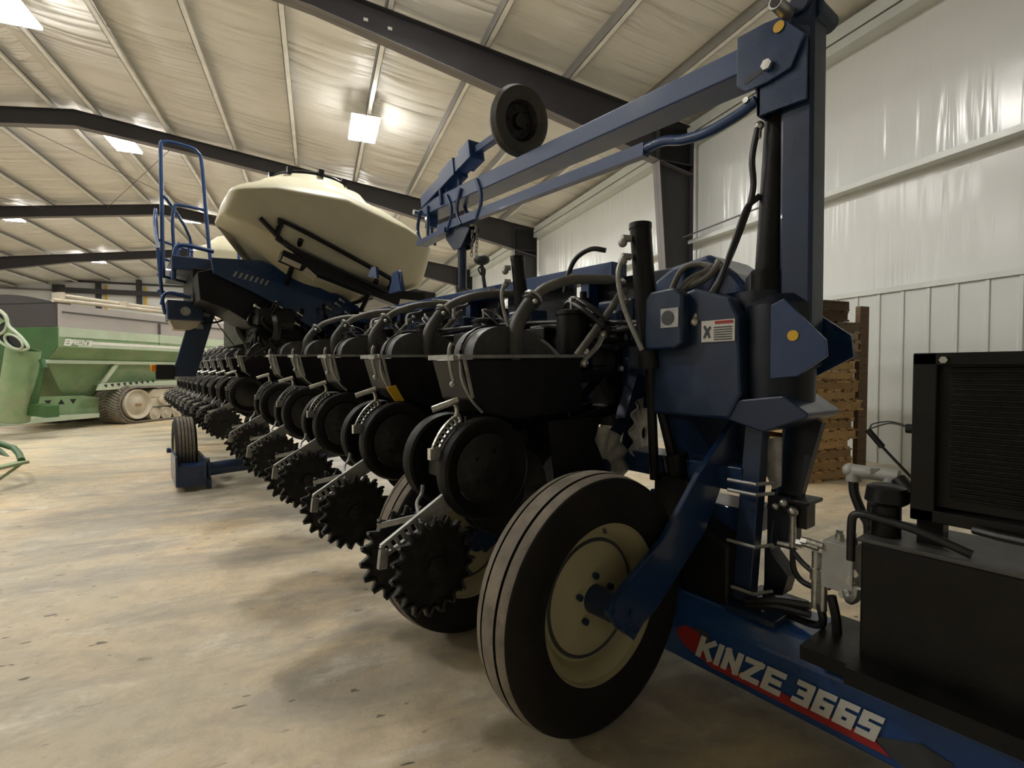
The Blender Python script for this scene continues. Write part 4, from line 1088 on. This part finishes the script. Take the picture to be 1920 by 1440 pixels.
bm = nb(); lathe(bm, [(.001, 0), (.05, -.003), (.05, .003)], (.55, 6.74, 1.96), 'y', 20); P('oval_badge', bm, 'dull', True)
bm = nb(); prism(bm, [(.69, 2.20), (.92, 2.16), (.66, 1.22), (.42, 1.22)], XZ, 6.95, 7.06); lg = P('light_leg', bm, 'navy', bevel=.006)
bm = nb(); box(bm, .66, .74, 6.944, 6.949, 1.78, 1.90); box(bm, .74, .81, 6.944, 6.949, 1.93, 2.02); obj('leg_label', bm, 'dull', lg)
bm = nb(); box(bm, .27, .45, 6.92, 7.06, 1.19, 1.36); obj('lamp_bracket', bm, 'decalblack', lg, bevel=.008)
bm = nb(); box(bm, .225, .28, 6.90, 7.0, 1.28, 1.36); obj('amber_lamp', bm, 'amber', lg, bevel=.015)
bm = nb(); tube(bm, [(.80, 6.9, 2.05), (.86, 6.9, 1.90), (.94, 6.9, 1.76), (1.05, 6.9, 1.60)], .006, 6, 5); tube(bm, [(.72, 6.9, 1.84), (.88, 6.9, 1.87), (1.0, 6.9, 1.93)], .012, 8, 2)
tube(bm, [(1.15, 6.8, 2.0), (1.10, 6.8, 1.8), (1.20, 6.8, 1.6), (1.22, 6.8, 1.4)], .05, 10, 5)
P('trailing_wire', bm, 'black', True)
bm = nb(); prism(bm, [(3.78, 2.02), (3.70, 2.08), (3.62, 2.07), (3.60, 1.98)], YZ, 1.5, 1.52)
for y in (4.2,): tube(bm, [(1.9, y, 2.0), (1.9, y, 2.13), (1.9, y-.06, 2.15), (1.9, y-.16, 2.14), (1.9, y-.18, 2.0)], .012, 8, 4)
prism(bm, [(4.05, 2.14), (4.15, 2.14), (4.25, 1.98), (4.0, 1.98)], YZ, 1.88, 1.92)
osplit('lift_bracket', bm, 'rail', PL)

# ------------------------------------------------------------------ grain cart
CT = empty('grain_cart', (-1.102, 14.127, 0), -.83675, 'green tracked grain cart with a grey tarp, parked beyond the planter', 'grain cart')
ORG[CT.name] = Vector((0, 0, 0))
def C(name, bm, mat, smooth=False, parent=None, **k): return obj(name, bm, mat, parent or CT, smooth, **k)
WD, LN = 3.0, 6.6
def shell(rings, caps=True):
    bm = nb(); R = [[bm.verts.new(p) for p in l] for l in rings]; n = len(R[0])
    for a, b in zip(R, R[1:]):
        for i in range(n): j = (i+1) % n; bm.faces.new((a[i], a[j], b[j], b[i]))
    if caps: bm.faces.new(R[0][::-1]); bm.faces.new(R[-1])
    return bm
def rect(x0, x1, y0, y1, z): return [(x0, y0, z), (x1, y0, z), (x1, y1, z), (x0, y1, z)]
C('bin', shell([rect(-WD+.3, -.30, .0, LN-.1, 1.50), rect(-WD, 0, 0, LN, 1.79), rect(-WD, 0, 0, LN, 2.21)]), 'green', bevel=.01)
C('lower_bin', shell([rect(-2.1, -.85, .8, 1.3, .55), rect(-WD+.25, -.30, -.02, 2.6, 1.5)]), 'green')
C('lower_bin', shell([rect(-2.3, -.50, 1.2, LN-.8, .95), rect(-WD+.25, -.28, 1.6, LN-.2, 1.52)]), 'green')
C('grey_extension', shell([rect(-WD+.02, -.015, .02, LN-.02, 2.21), rect(-WD+.05, -.03, .03, LN-.03, 2.70)]), 'tarp')
bm = nb(); box(bm, -WD+.02, -.03, -.004, .02, 2.215, 2.72)
pts = [(-WD+.02+(WD-.05)*i/16, 2.72+.20*sin(pi*i/16)) for i in range(17)]
prism(bm, [(-WD+.02, 2.70)]+pts+[(-.03, 2.70)], XZ, -.004, .3)
C('front_extension', bm, 'tarpdark')
bm = nb(); box(bm, -WD, -.002, -.012, -.002, 1.80, 2.20); prism(bm, [(-WD, 1.80), (-.004, 1.80), (-.28, 1.52), (-WD+.3, 1.52)], XZ, -.01, .0)
C('front_panel', bm, 'green_dark')
bm = nb(); prism(bm, [(-.30, 1.51), (-2.5, 1.51), (-2.0, .6), (-.5, .6), (-.42, .9)], XZ, -.06, -.03); C('front_bulkhead', bm, 'green_dark')
bm = nb(); tube(bm, [(-.05, -.05, 2.76), (-.05, 1.6, 2.80), (-.05, LN, 2.86)], .045, 10, 3)
C('tarp_roll', bm, 'tan', True)
bm = nb(); tube(bm, [(-.25, .2, 2.90), (-.25, 1.6, 2.90), (-.25, LN, 2.93)], .05, 10, 3)
for y in (.15, 1.6, 2.9, 4.4): box(bm, -.3, -.02, y-.03, y+.03, 2.80, 2.95)
C('tarp_tube', bm, 'tan', True)
bm = nb(); box(bm, -.01, .008, .1, LN-.1, 2.52, 2.545); C('tarp_seam', bm, 'tarpdark')
bm = nb(); box(bm, .0, .012, 2.42, 2.47, 2.22, 2.50); C('seam_strap', bm, 'tarpdark')
bm = nb(); box(bm, -.02, .006, .02, LN, 2.00, 2.21); C('upper_band', bm, 'green_pale')
bm = nb(); box(bm, .001, .006, .15, 2.42, 1.995, 2.005); box(bm, .0, .006, 2.42, 2.435, 1.79, 2.2); C('panel_joint', bm, 'green_dark')
bm = nb(); box(bm, .0, .007, .68, LN, 1.87, 1.935); prism(bm, [(.62, 1.84), (.68, 1.84), (.74, 1.935), (.68, 1.935)], YZ, .0, .007); C('side_stripe', bm, 'white')
bm = nb(); box(bm, .0, .0065, .40, LN, 1.80, 1.865); C('lower_stripe', bm, 'green_pale')
letters('B', .10, 1.82, .145, .15, lambda u, v, t: (.006+t, u, v), 1, 'white', CT)
letters('RENT', .25, 1.85, .105, .105, lambda u, v, t: (.006+t, u, v), 1, 'white', CT)
bm = nb(); box(bm, -.34, -.22, -.05, LN-.2, 1.44, 1.52); C('side_rail', bm, 'green_pale', bevel=.01)
bm = nb()
tri = lambda y: [(y, .90), (y+.05, .90), (y+.025, .98)]
prism(bm, [(.90, .84), (LN, .95), (LN, 1.10), (1.10, 1.00), (.96, .98)], YZ, -.16, -.12)
C('frame_rail', bm, 'green_pale')
for i in range(9):
    y = 1.08+.155*i; bm = nb(); z = .93+.010*i; prism(bm, [(y, z), (y+.05, z-.03), (y+.06, z+.045), (y-.02, z+.035)], YZ, -.119, -.113); C('frame_slot', bm, 'decalblack')
bm = nb(); prism(bm, [(1.10, .98), (1.24, 1.02), (1.62, 1.50), (1.50, 1.50)], YZ, -.30, -.26); C('fender_stay', bm, 'green_pale')
bm = nb(); prism(bm, [(-1.1, .24), (1.5, .26), (1.5, .62), (.9, .72), (-.2, .74), (-.6, .5), (-1.1, .42)], YZ, -.62, -.54); C('chassis_beam', bm, 'green')
bm = nb(); prism(bm, [(-1.6, .20), (1.1, .20), (1.1, .30), (-1.6, .36)], YZ, -.50, -.30); C('drawbar', bm, 'green_pale', bevel=.01)
for i, (y, w) in enumerate(((-.35, .05), (-.1, .06), (.18, .07), (.45, .07), (.70, .07))):
    bm = nb(); z = .60; s = 1 if i % 2 else -1
    prism(bm, [(y-w, z-.05*s), (y+w, z-.05*s), (y, z+.06*s)], YZ, -.539, -.533); C('frame_slot', bm, 'decalblack')
# folding auger at the front corner
bm = nb(); cyl(bm, (.20, -1.0, .35), (.48, -.98, 1.70), .25, .25, 36, False); C('auger_tube', bm, 'green', True)
bm = nb(); cyl(bm, (.19, -1.0, .34), (.475, -.98, 1.68), .235, .235, 36, False); C('auger_lining', bm, 'green_dark', True)
bm = nb()
def ell(c, a, b, ax, n=28): 
    u = Vector((cos(ax), 0, sin(ax))); v = Vector((-sin(ax), 0, cos(ax)))
    return [Vector(c)+u*a*cos(2*pi*i/n)+v*b*sin(2*pi*i/n) for i in range(n+1)]
tube(bm, [(.00, -1.22, 2.3), (.06, -1.22, 2.40), (.22, -1.22, 2.43), (.40, -1.22, 2.32), (.50, -1.22, 2.10), (.72, -1.2, 1.92), (.88, -1.2, 1.74), (.84, -1.2, 1.68), (.62, -1.2, 1.68), (.36, -1.22, 1.78), (.14, -1.22, 1.96), (.02, -1.22, 2.15), (.00, -1.22, 2.3)], .026, 8, 5)
tube(bm, ell((.25, -1.22, 2.17), .21, .21, 0), .028, 8, 1); tube(bm, ell((.60, -1.22, 1.82), .22, .11, -.45), .024, 8, 1)
C('auger_flange', bm, 'green_pale', True)
bm = nb(); prism(bm, [(.0, 2.3), (.06, 2.40), (.22, 2.43), (.40, 2.32), (.50, 2.10), (.72, 1.92), (.88, 1.74), (.84, 1.68), (.62, 1.68), (.36, 1.78), (.14, 1.96), (.02, 2.15)], XZ, -1.20, -1.16)  # black sheet puts the shade inside the flange holes into colour
C('auger_dark_fill', bm, 'decalblack')
bm = nb(); prism(bm, [(.10, 2.2), (.30, 2.26), (.40, 2.2), (.24, 2.12)], XZ, -1.215, -1.205); C('auger_flighting', bm, 'green')
bm = nb(); prism(bm, [(.36, 2.06), (.50, 2.10), (.62, 1.94), (.38, 1.92)], XZ, -1.215, -1.205); C('flange_web', bm, 'green')
bm = nb(); tube(bm, [(.82, -.9, 1.40), (.45, -.9, .48)], .035, 8, 1); tube(bm, [(.78, -.9, 1.5), (.84, -.9, 1.34)], .05, 8, 1); C('auger_ram', bm, 'green_dark', True)
bm = nb(); tube(bm, [(-.15, -1.3, 1.1), (.30, -1.2, .52)], .03, 8, 1); C('support_strut', bm, 'green_pale', True)
bm = nb(); prism(bm, [(.0, .50), (.50, .44), (.9, .40), (.9, .62), (.6, .66), (.1, .62)], XZ, -.95, -.7); C('hinge_bracket', bm, 'green_dark')
# track units
def track(x1, side):
    x0 = x1-.72
    path = []
    for i in range(22):
        a = radians(100+i*170/21); path.append((1.78+.46*cos(a), .47+.45*sin(a)))
    path += [(2.4, .02), (4.6, .02)]
    for i in range(16):
        a = radians(-90+i*160/15); path.append((4.7+.36*cos(a), .38+.36*sin(a)))
    path += [(3.6, .90)]
    bm = nb(); n = len(path); o_, i_ = [], []
    for (y, z) in path: o_.append((y, z))
    cy = 3.2; cz = .45
    inn = [(y+(cy-y)*.012, z+(cz-z)*.10) for y, z in path]
    for k in range(n):
        j = (k+1) % n
        for (a, b) in ((path, path),):
            p = [bm.verts.new((x0, *path[k])), bm.verts.new((x1, *path[k])), bm.verts.new((x1, *path[j])), bm.verts.new((x0, *path[j]))]
            bm.faces.new(p)
        q = [bm.verts.new((x1, *path[k])), bm.verts.new((x1, *path[j])), bm.verts.new((x1, *inn[j])), bm.verts.new((x1, *inn[k]))]; bm.faces.new(q)
    for k in range(25):                                       # chevron lugs round the front idler
        y, z = path[k % n]; y2, z2 = path[(k+1) % n]; nn = Vector((y-1.9, 0, z-.47))
        d = Vector((0, y-1.78, z-.47)).normalized()*.03 if k < 22 else Vector((0, 0, -.01))
        for s in (-1, 1):
            xm = (x0+x1)/2; k2 = min(k+2, n-1)
            bar(bm, Vector((xm, *path[k]))+d, Vector((xm+s*.34, *path[k2]))+d, .05, .05, d)
    bmesh.ops.remove_doubles(bm, verts=bm.verts, dist=.0005)
    t = C('track_belt', bm, 'tread')
    bm = nb(); lathe(bm, [(.001, .03), (.16, .03), (.20, .0), (.27, -.02), (.32, .03), (.345, .05), (.36, .05), (.36, -.3)], (x1+.0, 1.78, .47), 'x', 44)
    obj('idler_wheel', bm, 'tan', t, True)
    bm = nb(); box(bm, x1+.03, x1+.05, 1.70, 1.86, .43, .49)
    obj('idler_plate', bm, 'wood', t)
    for y in (2.28, 2.62, 2.96, 3.30, 3.64, 3.98):
        bm = nb(); lathe(bm, [(.001, .03), (.05, .03), (.06, .01), (.12, .0), (.15, .02), (.16, .02), (.16, -.1)], (x1-.02, y, .185), 'x', 28)
        obj('roller', bm, 'tan', t, True)
    bm = nb(); lathe(bm, [(.001, .03), (.06, .03), (.12, .0), (.13, -.1)], (x1-.02, 2.55, .55), 'x', 24); obj('roller', bm, 'tan', t, True)
    bm = nb(); box(bm, x0+.1, x1-.08, 1.9, 4.6, .38, .62); prism(bm, [(2.05, .62), (4.4, .62), (4.0, .84), (2.3, .82)], YZ, x0+.1, x1-.06)
    obj('track_frame', bm, 'tan', t)
track(0, 1)
track(-2.15, -1)

# ------------------------------------------------------------------ pallets and the board leaning on them
def wb(b, d, z): return Vector((b*cos(DA)+d*sin(DA), -b*sin(DA)+d*cos(DA), z))
rnd = random.Random(4)
lab = {0: 'rough tan wooden pallet lying on the floor, lowest of the stack by the white wall',
       17: 'dark wooden pallet on the very top of the stack, shifted towards the column',
       16: 'dark weathered pallet second from the top of the stack',
       15: 'grey weathered pallet with ragged boards, third from the top of the stack'}
ORD = 'first second third fourth fifth sixth seventh eighth ninth tenth eleventh twelfth thirteenth fourteenth fifteenth x x x'.split()
def pallet(i, z):
    top = i > 14
    mat = 'wooddark' if i > 15 else 'woodgrey' if i > 11 else 'wood'
    b0 = 5.06+rnd.uniform(-.025, .025)+(.04 if i > 12 else 0); dd = 4.12+rnd.uniform(-.03, .03)
    ln = 1.02+rnd.uniform(-.05, .04) if i < 16 else .78
    r = empty('wooden_pallet', wb(b0, dd, z), 0, lab.get(i, ('rough tan' if i < 12 else 'greyish weathered')+' wooden pallet, '+ORD[i]+' from the floor in the stack by the white wall'), 'pallet', 'pallets stacked by the white wall')
    r.rotation_euler = (0, 0, -DA+rnd.uniform(-.02, .02)); ORG[r.name] = Vector((0, 0, 0))
    hh = .123
    for k, x in enumerate((.0, .36, .72) if i < 16 else (.0, .3, .6)):
        pass
    for y in (.02, .5, .98):
        bm = nb(); box(bm, rnd.uniform(-.015, .02), ln+rnd.uniform(-.04, .03), y+rnd.uniform(-.012, .008), y+.045, .012, .100); obj('stringer', bm, mat, r)
    for z0, z1 in ((0, .02), (.095, .115)):
        n = 7
        for k in range(n):
            w = .105; x = (ln-w)*k/(n-1)+rnd.uniform(-.012, .012)
            bm = nb(); box(bm, x, x+w, rnd.uniform(-.002, .018), 1.05+rnd.uniform(-.01, .02), z0, z1)
            o = obj('deck_board', bm, mat, r)
z = 0
for i in range(18):
    pallet(i, z+.001); z += .117
bm = nb(); hexa(bm, [(6.20, 4.2, 0), (6.36, 4.2, 0), (6.36, 4.26, 0), (6.20, 4.26, 0), (6.21, 4.2, 2.08), (6.37, 4.2, 2.08), (6.37, 4.26, 2.08), (6.21, 4.26, 2.08)])
o = obj('plank', bm, 'wooddark', None); o.rotation_euler = (0, 0, -DA)
tag(o, 'tall dark brown plank standing upright at the right end of the pallet stack', 'plank')

# ------------------------------------------------------------------ green implement arm at the left edge
IA = empty('implement_arm', (-1.3, 8.4, 0), 0, 'dark green bent steel arm low above the bare floor in front of the grain cart', 'implement arm')
bm = nb(); tube(bm, [(-1.9, 10.1, .60), (-1.45, 9.2, .42), (-1.1, 8.6, .34), (-.95, 7.9, .27)], .035, 8, 2)
obj('bent_bar', bm, 'green_dark', IA, True)
bm = nb(); bar(bm, (-.93, 7.9, .25), (-1.5, 7.1, .22), .12, .03); bar(bm, (-.93, 7.9, .25), (-1.2, 7.9, .02), .04, .03)
obj('foot_bar', bm, 'green', IA)
bm = nb(); hexa(bm, [(-1.25, 8.9, .25), (-1.12, 8.5, .25), (-1.15, 8.5, .25), (-1.3, 8.9, .25), (-1.5, 9.3, .5), (-1.35, 8.9, .46), (-1.4, 8.9, .46), (-1.55, 9.3, .5)])
obj('gusset', bm, 'green_dark', IA)
